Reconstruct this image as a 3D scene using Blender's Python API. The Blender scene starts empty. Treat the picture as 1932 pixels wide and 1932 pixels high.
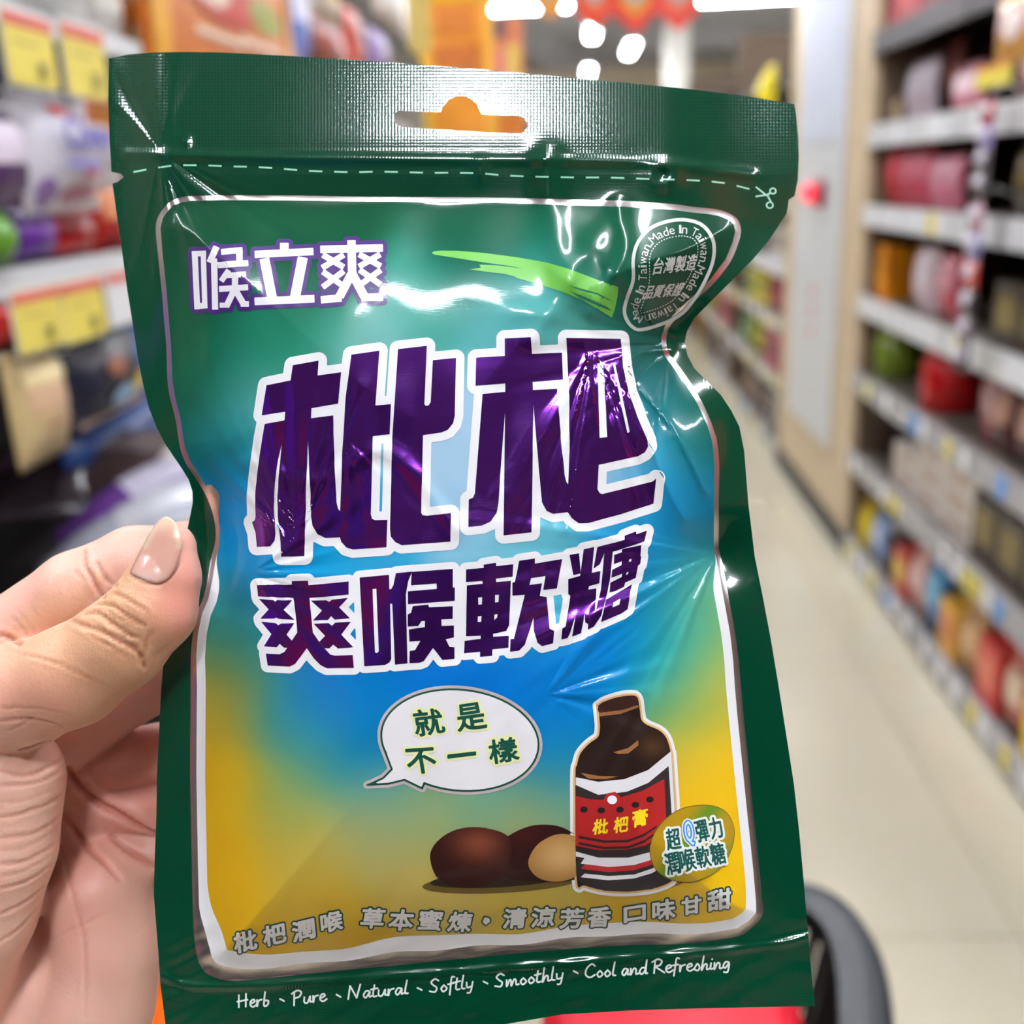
import bpy, math, random
import numpy as np
from mathutils import Vector, Matrix
from mathutils.geometry import delaunay_2d_cdt

# ------------------------------------------------------------------ camera, world, exposure
scene = bpy.context.scene
col = scene.collection
F = 1937.0                                   # focal length in photo pixels (1932 wide frame)
CAM = np.array([0.0, 0.0, 1.35])
_phi = math.radians(2.4)
_v = np.array([(1080 - 966) / F, (966 - 335) / F, 1.0]); _v /= np.linalg.norm(_v)
_u = np.array([-math.sin(_phi), math.cos(_phi), 0.0]); _u[2] = -(_u[0] * _v[0] + _u[1] * _v[1]) / _v[2]
_u /= np.linalg.norm(_u)
_r = np.cross(_u, _v); _r = _r if _r[0] > 0 else -_r
M = np.array([_r, _v, _u])                   # world = CAM + M @ (right, up, forward)

cam_data = bpy.data.cameras.new('camera')
cam = bpy.data.objects.new('camera', cam_data); col.objects.link(cam)
cam_data.sensor_fit = 'HORIZONTAL'; cam_data.sensor_width = 25.93; cam_data.lens = 25.93 * F / 1932
cam_data.clip_start = 0.01; cam_data.clip_end = 100
cam_data.dof.use_dof = True; cam_data.dof.focus_distance = 0.196; cam_data.dof.aperture_fstop = 7.6
cam.matrix_world = Matrix([[M[0, 0], M[0, 1], -M[0, 2], CAM[0]], [M[1, 0], M[1, 1], -M[1, 2], CAM[1]],
                           [M[2, 0], M[2, 1], -M[2, 2], CAM[2]], [0, 0, 0, 1]])
scene.camera = cam
scene.view_settings.view_transform = 'Standard'
scene.view_settings.look = 'None'
scene.view_settings.exposure = 1.17
scene.view_settings.gamma = 1.0
scene.view_settings.use_curve_mapping = False
scene.cycles.use_denoising = True
scene.cycles.max_bounces = 6
scene.cycles.diffuse_bounces = 3
scene.cycles.glossy_bounces = 4
world = bpy.data.worlds.new('world'); scene.world = world; world.use_nodes = True
world.node_tree.nodes['Background'].inputs[0].default_value = (1.0, 0.97, 0.93, 1)
world.node_tree.nodes['Background'].inputs[1].default_value = 0.25

def unproj(px, py, axis, val):
    d = M @ np.array([(px - 966) / F, (966 - py) / F, 1.0])
    t = (val - CAM[axis]) / d[axis]
    return CAM + d * t

def lin(c):                                   # sRGB 0-255 -> linear
    c = np.asarray(c, float) / 255.0
    return np.where(c <= 0.04045, c / 12.92, ((c + 0.055) / 1.055) ** 2.4)

# ------------------------------------------------------------------ object helpers
def tag(o, label=None, cat=None, group=None, kind=None):
    if label: o['label'] = label
    if cat: o['category'] = cat
    if group: o['group'] = group
    if kind: o['kind'] = kind
    return o

def empty(name, loc=(0, 0, 0), rot=(0, 0, 0)):
    o = bpy.data.objects.new(name, None); col.objects.link(o)
    o.location = loc; o.rotation_euler = rot; o.empty_display_size = 0.02
    return o

class MB:
    """collects boxes, tubes and revolved shapes; build() links them as one mesh object"""
    def __init__(s): s.v = []; s.f = []
    def add(s, vs, fs):
        n = len(s.v); s.v += [tuple(float(a) for a in p) for p in vs]; s.f += [tuple(n + i for i in f) for f in fs]; return s
    def box(s, x0, x1, y0, y1, z0, z1):
        vs = [(x, y, z) for z in (z0, z1) for y in (y0, y1) for x in (x0, x1)]
        return s.add(vs, [(0, 2, 3, 1), (4, 5, 7, 6), (0, 1, 5, 4), (2, 6, 7, 3), (0, 4, 6, 2), (1, 3, 7, 5)])
    def tube(s, pts, r, n=10, squash=1.0):
        pts = [Vector(p) for p in pts]; rings = []
        rr = r if hasattr(r, '__len__') else [r] * len(pts)
        up = None
        for i, p in enumerate(pts):
            t = (pts[min(i + 1, len(pts) - 1)] - pts[max(i - 1, 0)]).normalized()
            if up is None: up = Vector((0, 0, 1)) if abs(t.z) < .9 else Vector((1, 0, 0))
            a = t.cross(up).normalized(); b = a.cross(t).normalized(); up = b
            rings.append([p + (a * math.cos(k * 2 * math.pi / n) + b * math.sin(k * 2 * math.pi / n) * squash) * rr[i] for k in range(n)])
        vs = [q for R in rings for q in R]; fs = []
        for i in range(len(pts) - 1):
            for k in range(n):
                fs.append((i * n + k, i * n + (k + 1) % n, (i + 1) * n + (k + 1) % n, (i + 1) * n + k))
        fs.append(tuple(reversed(range(n)))); fs.append(tuple((len(pts) - 1) * n + k for k in range(n)))
        return s.add(vs, fs)
    def lathe(s, prof, n=20, cx=0, cy=0):
        vs = [(cx + r * math.cos(k * 2 * math.pi / n), cy + r * math.sin(k * 2 * math.pi / n), z) for r, z in prof for k in range(n)]
        fs = [(i * n + k, i * n + (k + 1) % n, (i + 1) * n + (k + 1) % n, (i + 1) * n + k) for i in range(len(prof) - 1) for k in range(n)]
        fs.append(tuple(reversed(range(n)))); fs.append(tuple((len(prof) - 1) * n + k for k in range(n)))
        return s.add(vs, fs)
    def build(s, name, mat, parent=None, smooth=False, loc=(0, 0, 0), rot=(0, 0, 0), bevel=0):
        me = bpy.data.meshes.new(name); me.from_pydata(s.v, [], s.f); me.update()
        if smooth: me.polygons.foreach_set('use_smooth', [True] * len(me.polygons))
        o = bpy.data.objects.new(name, me); col.objects.link(o)
        if mat is not None: me.materials.append(mat)
        o.location = loc; o.rotation_euler = rot
        if parent is not None: o.parent = parent
        if bevel:
            b = o.modifiers.new('bevel', 'BEVEL'); b.width = bevel; b.segments = 2; b.limit_method = 'ANGLE'
        return o

# ------------------------------------------------------------------ materials
def mat(name, color=(200, 200, 200), rough=0.5, metal=0.0, noise=0.0, nscale=20, coat=0.0, bump=0.0, bscale=80, attr=None,
        emit=None, estr=0.0, sss=0.0, spec=0.5, trans=0.0, aniso=0.0):
    m = bpy.data.materials.new(name); m.use_nodes = True
    nt = m.node_tree; b = nt.nodes['Principled BSDF']
    c = tuple(lin(color)) + (1,)
    b.inputs['Base Color'].default_value = c
    b.inputs['Roughness'].default_value = rough; b.inputs['Metallic'].default_value = metal
    b.inputs['Specular IOR Level'].default_value = spec
    b.inputs['Coat Weight'].default_value = coat; b.inputs['Coat Roughness'].default_value = 0.08
    if trans: b.inputs['Transmission Weight'].default_value = trans
    src = None
    if attr:
        a = nt.nodes.new('ShaderNodeVertexColor'); a.layer_name = attr; src = a.outputs['Color']
    if noise:
        tc = nt.nodes.new('ShaderNodeTexCoord'); n = nt.nodes.new('ShaderNodeTexNoise'); n.inputs['Scale'].default_value = nscale
        n.inputs['Detail'].default_value = 4
        nt.links.new(tc.outputs['Object'], n.inputs['Vector'])
        mr = nt.nodes.new('ShaderNodeMapRange'); mr.inputs[3].default_value = 1 - noise; mr.inputs[4].default_value = 1 + noise
        nt.links.new(n.outputs['Fac'], mr.inputs[0])
        mx = nt.nodes.new('ShaderNodeVectorMath'); mx.operation = 'SCALE'
        if src: nt.links.new(src, mx.inputs[0])
        else: mx.inputs[0].default_value = c[:3]
        nt.links.new(mr.outputs[0], mx.inputs['Scale']); src = mx.outputs[0]
    if src: nt.links.new(src, b.inputs['Base Color'])
    if bump:
        tc = nt.nodes.new('ShaderNodeTexCoord'); n = nt.nodes.new('ShaderNodeTexNoise'); n.inputs['Scale'].default_value = bscale
        nt.links.new(tc.outputs['Object'], n.inputs['Vector'])
        bp = nt.nodes.new('ShaderNodeBump'); bp.inputs['Strength'].default_value = bump; bp.inputs['Distance'].default_value = 0.002
        nt.links.new(n.outputs['Fac'], bp.inputs['Height']); nt.links.new(bp.outputs[0], b.inputs['Normal'])
    if emit is not None:
        b.inputs['Emission Color'].default_value = tuple(lin(emit)) + (1,); b.inputs['Emission Strength'].default_value = estr
    if sss:
        b.inputs['Subsurface Weight'].default_value = sss; b.inputs['Subsurface Radius'].default_value = (1, .35, .2)
        b.inputs['Subsurface Scale'].default_value = 0.004
    return m
_mc = {}
def cmat(c, rough=0.4, metal=0.0, kind=''):
    k = (tuple(c), rough, metal)
    if k not in _mc:
        _mc[k] = mat('print_%d_%d_%d' % tuple(c), c, rough, metal, noise=.12, nscale=35)
    return _mc[k]

# ------------------------------------------------------------------ setting: floor tiles, ceiling, walls, lamps
M_floor = mat('polished_floor_tile', (226, 215, 188), rough=.3, noise=.05, nscale=2.2, coat=.7)
M_grout = mat('grout', (196, 184, 160), rough=.7)
M_ceil = mat('grey_ceiling', (158, 158, 164), rough=.8)
M_wall = mat('beige_wall', (214, 198, 172), rough=.8, noise=.04, nscale=3)
M_wall2 = mat('cream_wall', (150, 142, 128), rough=.8)
M_white_col = mat('white_paint', (226, 222, 212), rough=.6)
M_tube = mat('lamp_tube', (255, 252, 244), emit=(238, 243, 252), estr=34)
M_house = mat('lamp_housing', (230, 230, 230), rough=.5)
FX0, FX1, FY0, FY1 = -2.6, 3.6, -3.2, 21.0
fl = tag(MB().box(FX0, FX1, FY0, FY1, -.05, -.004).build('floor', M_grout), kind='structure')
TS = 1.08; tile = None
for i in range(-2, 1):
    for j in range(0, 8):
        x0 = .786 + (i) * TS; y0 = .51 + j * TS
        if tile is None:
            m_ = MB().box(.0025, TS - .0025, .0025, TS - .0025, -.004, 0); tile = m_.build('tile', M_floor, fl); t_ = tile
        else: t_ = tile.copy(); col.objects.link(t_)
        t_.location = (x0, y0, 0); t_.parent = fl
k_ = MB().box(FX0, .786 - 2 * TS, FY0, FY1, -.004, 0).box(.786 + TS, FX1, FY0, FY1, -.004, 0).box(.786 - 2 * TS, .786 + TS, .51 + 8 * TS, FY1, -.004, 0).box(.786 - 2 * TS, .786 + TS, FY0, .51, -.004, 0)
tag(k_.build('floor_tile_field', M_floor, fl), kind='stuff')
tag(MB().box(FX0, FX1, FY0, FY1, 3.3, 3.35).build('ceiling', M_ceil), kind='structure')
tag(MB().box(FX0, FX1, FY1, FY1 + .1, 0, 3.3).build('wall_far', M_wall), kind='structure')
tag(MB().box(FX0, FX1, FY0 - .1, FY0, 0, 3.3).build('wall_back', M_wall2), kind='structure')
tag(MB().box(FX0 - .1, FX0, FY0, FY1, 0, 3.3).build('wall_left', M_wall2), kind='structure')
tag(MB().box(FX1, FX1 + .1, FY0, FY1, 0, 3.3).build('wall_right', M_wall2), kind='structure')
p = unproj(1276, 110, 1, 15.0)
tag(MB().box(p[0] - .16, p[0] + .16, 14.85, 15.15, 0, 3.3).build('column', M_white_col), 'white square column far down the aisle', 'column', kind='structure')
p = unproj(1180, 140, 1, 20.9)
tag(MB().box(-1.2, 1.5, 20.6, 20.99, 0, 2.42).build('wall_recess_panel', mat('dark_grey_panel', (110, 104, 104), .6)), kind='structure')

lamp0 = None
def ceiling_lamp(x, y, rz, label, L=1.2, z=2.9):
    global lamp0
    if lamp0 is None:
        r = empty('ceiling_lamp')
        MB().box(-.07, .07, -.62, .62, .02, .06).build('housing', M_house, r)
        MB().tube([(-.03, -.6, 0), (-.03, .6, 0)], .017, 8).tube([(.03, -.6, 0), (.03, .6, 0)], .017, 8).build('tube', M_tube, r)
        MB().tube([(0, -.45, .06), (0, -.45, .4)], .004, 5).tube([(0, .45, .06), (0, .45, .4)], .004, 5).build('hanger', M_house, r)
        lamp0 = r
    else:
        r = lamp0.copy(); col.objects.link(r)
        for ch in list(lamp0.children):
            c = ch.copy(); col.objects.link(c); c.parent = r
    r.location = (x, y, z); r.rotation_euler = (0, 0, rz)
    tag(r, label, 'lamp', 'fluorescent lamps hung from the ceiling')
    return r
ceiling_lamp(.262, 12.7, 0, 'bright twin-tube lamp under the red and orange flags')
ceiling_lamp(.79, 14.6, 0, 'slanting twin-tube lamp beside the white column')
ceiling_lamp(.28, 17.4, 0, 'small far lamp just above the pouch edge')
p = unproj(1436, -3, 2, 2.9); ceiling_lamp(p[0], p[1], math.pi / 2, 'lamp lying crosswise above the far shelves')
p = unproj(955, 18, 2, 2.9); ceiling_lamp(p[0], p[1], math.pi / 2, 'crosswise lamp between orange banner and flags')
for x, y in ((3.1, 13.5), (3.1, 17.5), (-1.0, 19.6)): ceiling_lamp(x, y, 0, 'lamp added at the far end to lighten the ceiling, hidden by goods or at the border')  # added unseen lamps that lighten the far ceiling
pl = empty('added_panel_lamp', (.07, -1.12, 2.9)); tag(pl, 'square overhead panel lamp added behind the photographer for the header glare, outside the picture', 'lamp')  # added lamp, placed and sized to throw glare on the pouch header
MB().box(-.18, .18, -.15, .15, .0, .03).build('frame', M_house, pl); MB().box(-.16, .16, -.13, .13, -.004, 0).build('diffuser', mat('panel_diffuser', (255, 252, 244), emit=(238, 243, 252), estr=52), pl)
MB().tube([(0, 0, .03), (0, 0, .4)], .005, 5).build('hanger', M_house, pl)
ceiling_lamp(.38, .12, math.radians(4), 'lamp added overhead for the pouch highlights, outside the picture')  # added lamp, placed so its highlights fall right of the pouch's middle
for y in (.2, 2.6, 5.0, 7.4):
    for x in (-1.5, .35, 2.0):
        if not (x == .35 and y < 1): ceiling_lamp(x, y, 0, 'lamp added overhead for the pouch highlights, outside the picture')

# ------------------------------------------------------------------ wall pillar clad in light wood, white notice strip, red alarm button
XR = .963
M_wood = mat('light_wood_laminate', (206, 184, 150), rough=.45, noise=.08, nscale=9)
M_strip = mat('white_board', (212, 214, 215), rough=.35)
pil = empty('pillar', (XR, 4.24, 0))
tag(pil, 'light wood clad pillar between the two right-hand shelf runs', 'pillar')
MB().box(.0, .42, -.635, .635, 0, 2.7).build('cladding', M_wood, pil)
MB().box(-.012, 0, -.635, .635, 0, .08).build('plinth', mat('black_plinth', (34, 32, 30), .5), pil)
MB().box(-.012, .0, -.36, .41, .32, 2.45).build('white_board', M_strip, pil, bevel=.003)
MB().box(-.016, -.012, -.30, .33, 1.45, 2.3).build('notice_sheet', mat('notice_paper', (206, 211, 226), .5, noise=.05, nscale=12), pil)
al = empty('alarm_button', unproj(1545, 365, 0, XR - .016))
tag(al, 'red alarm lamp box on the white board of the pillar', 'alarm')
MB().box(-.02, 0, -.10, -.02, -.05, .05).build('box', mat('dark_red_plastic', (150, 30, 46), .4), al, bevel=.004)
MB().lathe([(0, -.0), (.035, 0), (.033, .02), (.02, .032), (0, .036)], 16).build('lens', mat('red_lamp_lens', (250, 30, 60), .2, emit=(255, 20, 60), estr=.7), al, True, loc=(-.002, .12, 0), rot=(0, -math.pi / 2, 0))
for k, (zz, hh) in enumerate(((.86, .05), (.78, .045), (.70, .04))):
    MB().box(-.015, -.0125, -.03, .04, zz, zz + hh).build('red_character', mat('faded_red_print', (222, 170, 170), .6), pil)

# ------------------------------------------------------------------ shelf units
M_board = mat('shelf_board', (104, 94, 84), rough=.5)
M_dark = mat('dark_back_panel', (30, 26, 24), rough=.6)
M_railw = mat('white_price_rail', (222, 222, 222), rough=.3, coat=.3)
M_railg = mat('grey_price_rail', (172, 170, 172), rough=.25, coat=.3)
M_sidep = mat('brown_side_panel', (112, 92, 72), rough=.5, noise=.08, nscale=9)
M_black = mat('black_metal', (26, 26, 26), rough=.4)
TAGC = {'y': mat('yellow_price_card', (232, 214, 70), .5), 'w': mat('white_price_card', (236, 236, 238), .5), 'b': mat('blue_price_card', (80, 150, 220), .5), 'o': mat('orange_price_card', (240, 170, 110), .5)}
LV = [(.075, 'g'), (.385, 'g'), (.665, 'g'), (.925, 'w'), (1.215, 'w'), (1.46, 'w'), (1.735, 'd')]
def shelf_unit(y0, y1, label, x=XR, depth=.45, seed=0, top=2.1, lv=LV, side=1, panels=(1, 1)):
    r = empty('shelf_unit', (x, y0, 0)); tag(r, label, 'shelf'); rs = random.Random(seed); L = y1 - y0; s = side
    bx = lambda m, a, b, *q: m.box(min(a * s, b * s), max(a * s, b * s), *q)
    bx(MB(), depth, depth + .02, 0, L, 0, top).build('back_panel', M_dark, r)
    for yy in [q for q, on in zip((0, L - .02), panels) if on]: bx(MB(), .02, depth, yy, yy + .02, 0, top).build('side_panel', M_sidep, r)
    bx(MB(), .03, .045, 0, L, 0, .07).build('kick_board', M_black, r)
    for i, (z, k) in enumerate(lv):
        bx(MB(), .01, depth, .02, L - .02, z - .022, z).build('shelf_board', M_black if k == 'd' else M_board, r)
        rail = bx(MB(), -.006, .01, 0, L, z - .055, z + .012).build('price_rail', {'g': M_railg, 'w': M_railw, 'd': mat('dark_rail', (72, 68, 70), .4)}[k], r)
        if k == 'd': continue
        yy = .04
        while yy < L - .1:
            c = rs.choice('ywywwyb' if k == 'g' else 'wwwwwy'); w_ = rs.uniform(.035, .06)
            if rs.random() < .75:
                bx(MB(), -.0075, -.006, yy, yy + w_, z - .05, z + .004).build('price_card', TAGC[c], rail)
            yy += w_ + rs.uniform(.01, .09)
    return r
shelf_unit(2.78, 3.60, 'right-hand shelf unit standing against the wooden pillar', seed=3, panels=(0, 1))
shelf_unit(1.2, 2.76, 'right-hand shelf unit at the right border of the picture', seed=8, panels=(1, 0))
shelf_unit(4.90, 6.6, 'right-hand shelf unit just beyond the wooden pillar', seed=4)
shelf_unit(6.62, 9.4, 'far right-hand shelf unit, last before the wall', seed=5)


# ------------------------------------------------------------------ 2-D geometry helpers (the bag's printed face, in print units)
def crop(pts, ox, oy, s): return [(ox + x / s, oy + y / s) for x, y in pts]

def inside(P, poly):
    P = np.asarray(P, float); poly = np.asarray(poly, float)
    res = np.zeros(len(P), bool)
    x, y = P[:, 0], P[:, 1]
    lo, hi = poly.min(0), poly.max(0)
    idx = np.where((x >= lo[0]) & (x <= hi[0]) & (y >= lo[1]) & (y <= hi[1]))[0]
    if not len(idx): return res
    a = poly; b = np.roll(poly, -1, 0)
    for c0 in range(0, len(idx), 20000):
        ii = idx[c0:c0 + 20000]; X = x[ii][:, None]; Y = y[ii][:, None]
        cond = (a[:, 1] > Y) != (b[:, 1] > Y)
        with np.errstate(divide='ignore', invalid='ignore'):
            xi = (b[:, 0] - a[:, 0]) * (Y - a[:, 1]) / (b[:, 1] - a[:, 1]) + a[:, 0]
        res[ii] = (np.sum(cond & (X < xi), axis=1) % 2) == 1
    return res

def segdist(P, poly, closed=True):
    P = np.asarray(P, float); poly = np.asarray(poly, float)
    a = poly if closed else poly[:-1]; b = np.roll(poly, -1, 0) if closed else poly[1:]
    ab = b - a; L = (ab ** 2).sum(1) + 1e-12
    out = np.empty(len(P))
    for c0 in range(0, len(P), 20000):
        p = P[c0:c0 + 20000][:, None, :]
        t = np.clip(((p - a) * ab).sum(2) / L, 0, 1)
        d = p - (a + t[..., None] * ab)
        out[c0:c0 + 20000] = np.sqrt((d ** 2).sum(2).min(1))
    return out

def sdf(P, poly):
    d = segdist(P, poly)
    return np.where(inside(P, poly), -d, d)

def evenodd(P, polys):
    r = np.zeros(len(P), bool)
    for q in polys: r ^= inside(P, q)
    return r

def simplify(pts, tol):
    pts = np.asarray(pts, float)
    if len(pts) < 4: return pts
    keep = np.zeros(len(pts), bool); k = int(np.argmax(((pts - pts[0]) ** 2).sum(1))); keep[0] = keep[k] = True
    def rec(i, j):
        st = [(i, j)]
        while st:
            i, j = st.pop()
            if j - i < 2: continue
            seg = pts[i:j + 1]; a = seg[0]; ab = seg[-1] - a; L = np.hypot(*ab) + 1e-9
            d = np.abs((seg[:, 0] - a[0]) * ab[1] - (seg[:, 1] - a[1]) * ab[0]) / L
            m = int(np.argmax(d))
            if d[m] > tol: keep[i + m] = True; st += [(i, i + m), (i + m, j)]
    rec(0, k)
    q = np.vstack([pts[k:], pts[:1]]); 
    sub = simplify_open(q, tol)
    first = pts[:k][keep[:k]]
    return np.vstack([first, sub[:-1]])

def simplify_open(pts, tol):
    keep = np.zeros(len(pts), bool); keep[0] = keep[-1] = True; st = [(0, len(pts) - 1)]
    while st:
        i, j = st.pop()
        if j - i < 2: continue
        seg = pts[i:j + 1]; a = seg[0]; ab = seg[-1] - a; L = np.hypot(*ab) + 1e-9
        d = np.abs((seg[:, 0] - a[0]) * ab[1] - (seg[:, 1] - a[1]) * ab[0]) / L
        m = int(np.argmax(d))
        if d[m] > tol: keep[i + m] = True; st += [(i, i + m), (i + m, j)]
    return pts[keep]

def contours(field, x0, y0, h, tol=0.15):
    """closed zero contours of a sampled field (negative = inside)"""
    H, W = field.shape
    fld = field.copy(); fld[0, :] = fld[-1, :] = 1; fld[:, 0] = fld[:, -1] = 1
    fld[fld == 0] = 1e-6
    s = fld < 0; nxt = {}
    pos = {}
    code = (s[:-1, :-1] * 1 + s[:-1, 1:] * 2 + s[1:, 1:] * 4 + s[1:, :-1] * 8)
    T = {1: [(3, 0)], 2: [(0, 1)], 3: [(3, 1)], 4: [(1, 2)], 5: [(3, 0), (1, 2)], 6: [(0, 2)], 7: [(3, 2)], 8: [(2, 3)], 9: [(2, 0)],
         10: [(0, 1), (2, 3)], 11: [(2, 1)], 12: [(1, 3)], 13: [(1, 0)], 14: [(0, 3)]}
    ys, xs = np.where((code > 0) & (code < 15))
    def ek(i, j, e):
        if e == 0: return (i, j, 0)
        if e == 1: return (i, j + 1, 1)
        if e == 2: return (i + 1, j, 0)
        return (i, j, 1)
    for i, j in zip(ys.tolist(), xs.tolist()):
        for a, b in T[int(code[i, j])]:
            nxt[ek(i, j, a)] = ek(i, j, b)
    out = []
    while nxt:
        k0, k = next(iter(nxt.items())); loop = [k0]; del nxt[k0]
        while k != k0 and k in nxt:
            loop.append(k); k2 = nxt.pop(k); k = k2
        pts = []
        for i, j, o in loop:
            if o == 0: a, b = fld[i, j], fld[i, j + 1]; pts.append((x0 + (j + a / (a - b)) * h, y0 + i * h))
            else: a, b = fld[i, j], fld[i + 1, j]; pts.append((x0 + j * h, y0 + (i + a / (a - b)) * h))
        if len(pts) >= 4:
            q = simplify(pts, tol)
            if len(q) >= 3: out.append(q)
    return out

def offset(polys, d, h=1.5, holes=(), eo=False, tol=0.15):
    """union of polygons (minus holes) grown by d, corners rounded"""
    allp = np.vstack([np.asarray(p, float) for p in polys]); m = abs(d) + 3 * h
    x0, y0 = allp.min(0) - m; x1, y1 = allp.max(0) + m
    xs = np.arange(x0, x1 + h, h); ys = np.arange(y0, y1 + h, h)
    X, Y = np.meshgrid(xs, ys); P = np.stack([X.ravel(), Y.ravel()], 1)
    if eo:
        ds = np.full(len(P), 1e9)
        for q in polys:
            q = np.asarray(q, float); lo = q.min(0) - m - 2; hi = q.max(0) + m + 2
            k = np.where((P[:, 0] > lo[0]) & (P[:, 0] < hi[0]) & (P[:, 1] > lo[1]) & (P[:, 1] < hi[1]))[0]
            ds[k] = np.minimum(ds[k], segdist(P[k], q))
        f = np.where(evenodd(P, polys), -ds, ds)
    else:
        f = np.full(len(P), 1e3)
        for q in polys:
            q = np.asarray(q, float); lo = q.min(0) - m - 2; hi = q.max(0) + m + 2
            k = np.where((P[:, 0] > lo[0]) & (P[:, 0] < hi[0]) & (P[:, 1] > lo[1]) & (P[:, 1] < hi[1]))[0]
            f[k] = np.minimum(f[k], sdf(P[k], q))
    for q in holes: f = np.maximum(f, -sdf(P, q))
    return contours((f - d).reshape(X.shape), x0, y0, h, tol)

def quad(x1, y1, x2, y2, w, cap=0):
    dx, dy = x2 - x1, y2 - y1; L = math.hypot(dx, dy) or 1; dx /= L; dy /= L
    x1 -= dx * cap; y1 -= dy * cap; x2 += dx * cap; y2 += dy * cap
    nx, ny = -dy * w / 2, dx * w / 2
    return [(x1 + nx, y1 + ny), (x2 + nx, y2 + ny), (x2 - nx, y2 - ny), (x1 - nx, y1 - ny)]

def smooth_line(pts, n=8, closed=False):
    pts = [np.array(p, float) for p in pts]; out = []
    N = len(pts); R = range(N if closed else N - 1)
    g = (lambda i: pts[i % N]) if closed else (lambda i: pts[min(max(i, 0), N - 1)])
    for i in R:
        p0, p1, p2, p3 = g(i - 1), g(i), g(i + 1), g(i + 2)
        for k in range(n):
            t = k / n
            out.append(.5 * ((2 * p1) + (-p0 + p2) * t + (2 * p0 - 5 * p1 + 4 * p2 - p3) * t * t + (-p0 + 3 * p1 - 3 * p2 + p3) * t ** 3))
    if not closed: out.append(pts[-1])
    return [tuple(p) for p in out]

def ellipse(cx, cy, rx, ry, ang=0, n=48):
    a = math.radians(ang)
    return [(cx + rx * math.cos(t) * math.cos(a) - ry * math.sin(t) * math.sin(a), cy + rx * math.cos(t) * math.sin(a) + ry * math.sin(t) * math.cos(a))
            for t in [k * 2 * math.pi / n for k in range(n)]]

# glyph outlines from Blender's own built-in font, in a unit box (x right, y down)
_gl = {}
def glyph(ch):
    if ch in _gl: return _gl[ch]
    c = bpy.data.curves.new('g', 'FONT'); c.body = ch; c.resolution_u = 4
    o = bpy.data.objects.new('g', c); col.objects.link(o)
    bpy.context.view_layer.update()
    cu = o.to_curve(bpy.context.evaluated_depsgraph_get())
    polys = []
    for s in cu.splines:
        b = s.bezier_points; pts = []
        for i in range(len(b)):
            p, q = b[i], b[(i + 1) % len(b)]
            P0, P1, P2, P3 = p.co, p.handle_right, q.handle_left, q.co
            straight = p.handle_right_type == 'VECTOR' and q.handle_left_type == 'VECTOR'
            for k in range(1 if straight else 4):
                t = k / 4
                v = P0 * (1 - t) ** 3 + 3 * P1 * t * (1 - t) ** 2 + 3 * P2 * t * t * (1 - t) + P3 * t ** 3
                pts.append((v.x, -v.y))
        if len(pts) > 2: polys.append(pts)
    o.to_curve_clear(); bpy.data.objects.remove(o); bpy.data.curves.remove(c)
    _gl[ch] = polys
    return polys

def glyph_box(ch, q, tight=True):
    """glyph warped bilinearly to the quad q = TL, TR, BR, BL; tight = its ink box fills the quad"""
    ps = glyph(ch); A = np.vstack([np.array(p) for p in ps]); lo, hi = A.min(0), A.max(0)
    q = [np.array(p, float) for p in q]; out = []
    for p in ps:
        p = np.array(p); u = ((p[:, 0] - lo[0]) / max(hi[0] - lo[0], 1e-6))[:, None]; v = ((p[:, 1] - lo[1]) / max(hi[1] - lo[1], 1e-6))[:, None]
        out.append((q[0] * (1 - u) * (1 - v) + q[1] * u * (1 - v) + q[2] * u * v + q[3] * (1 - u) * v))
    return out

def glyph_at(ch, cx, cy, w, h, ang=0, shear=0):
    a = math.radians(ang); ca, sa = math.cos(a), math.sin(a)
    f = lambda u, v: (cx + (u * w + shear * (-v) * h) * ca - v * h * sa, cy + (u * w + shear * (-v) * h) * sa + v * h * ca)
    return glyph_box(ch, [f(-.5, -.5), f(.5, -.5), f(.5, .5), f(-.5, .5)])



# ------------------------------------------------------------------ goods
def pouch_mesh(name, w, h, t, mat_, parent, seedv=0, n=10):
    """pillow shaped film pouch: width along X, height Z, front towards -Y; crimped seals top and bottom"""
    rs = random.Random(seedv); vs = []; fs = []
    def bul(u, v):
        a = max(0, (1 - (2 * u - 1) ** 2)) ** .55; vv = (v - .09) / .82
        b = max(0, (1 - (2 * vv - 1) ** 2)) ** .5 if 0 < vv < 1 else 0
        return a * b
    idx = {}
    for side in (0, 1):
        for j in range(n + 1):
            for i in range(n + 1):
                u, v = i / n, j / n; b = bul(u, v)
                wr = .06 * math.sin(u * 9 + seedv) * math.sin(v * 7 + seedv * 2) * b
                pinch = 1 - .06 * b
                y = (-1 if side == 0 else .45) * t * (b + wr) * .6
                vs.append(((u - .5) * w * pinch, y + (-.0008 if side == 0 else .0008), v * h)); idx[side, i, j] = len(vs) - 1
        for j in range(n):
            for i in range(n):
                q = (idx[side, i, j], idx[side, i + 1, j], idx[side, i + 1, j + 1], idx[side, i, j + 1])
                fs.append(q if side == 0 else q[::-1])
    ring = [(i, 0) for i in range(n)] + [(n, j) for j in range(n)] + [(i, n) for i in range(n, 0, -1)] + [(0, j) for j in range(n, 0, -1)]
    for a, b in zip(ring, ring[1:] + ring[:1]):
        fs.append((idx[0, a[0], a[1]], idx[1, a[0], a[1]], idx[1, b[0], b[1]], idx[0, b[0], b[1]]))
    m = MB(); m.add(vs, fs); o = m.build(name, mat_, parent, smooth=True)
    return o, bul
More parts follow.
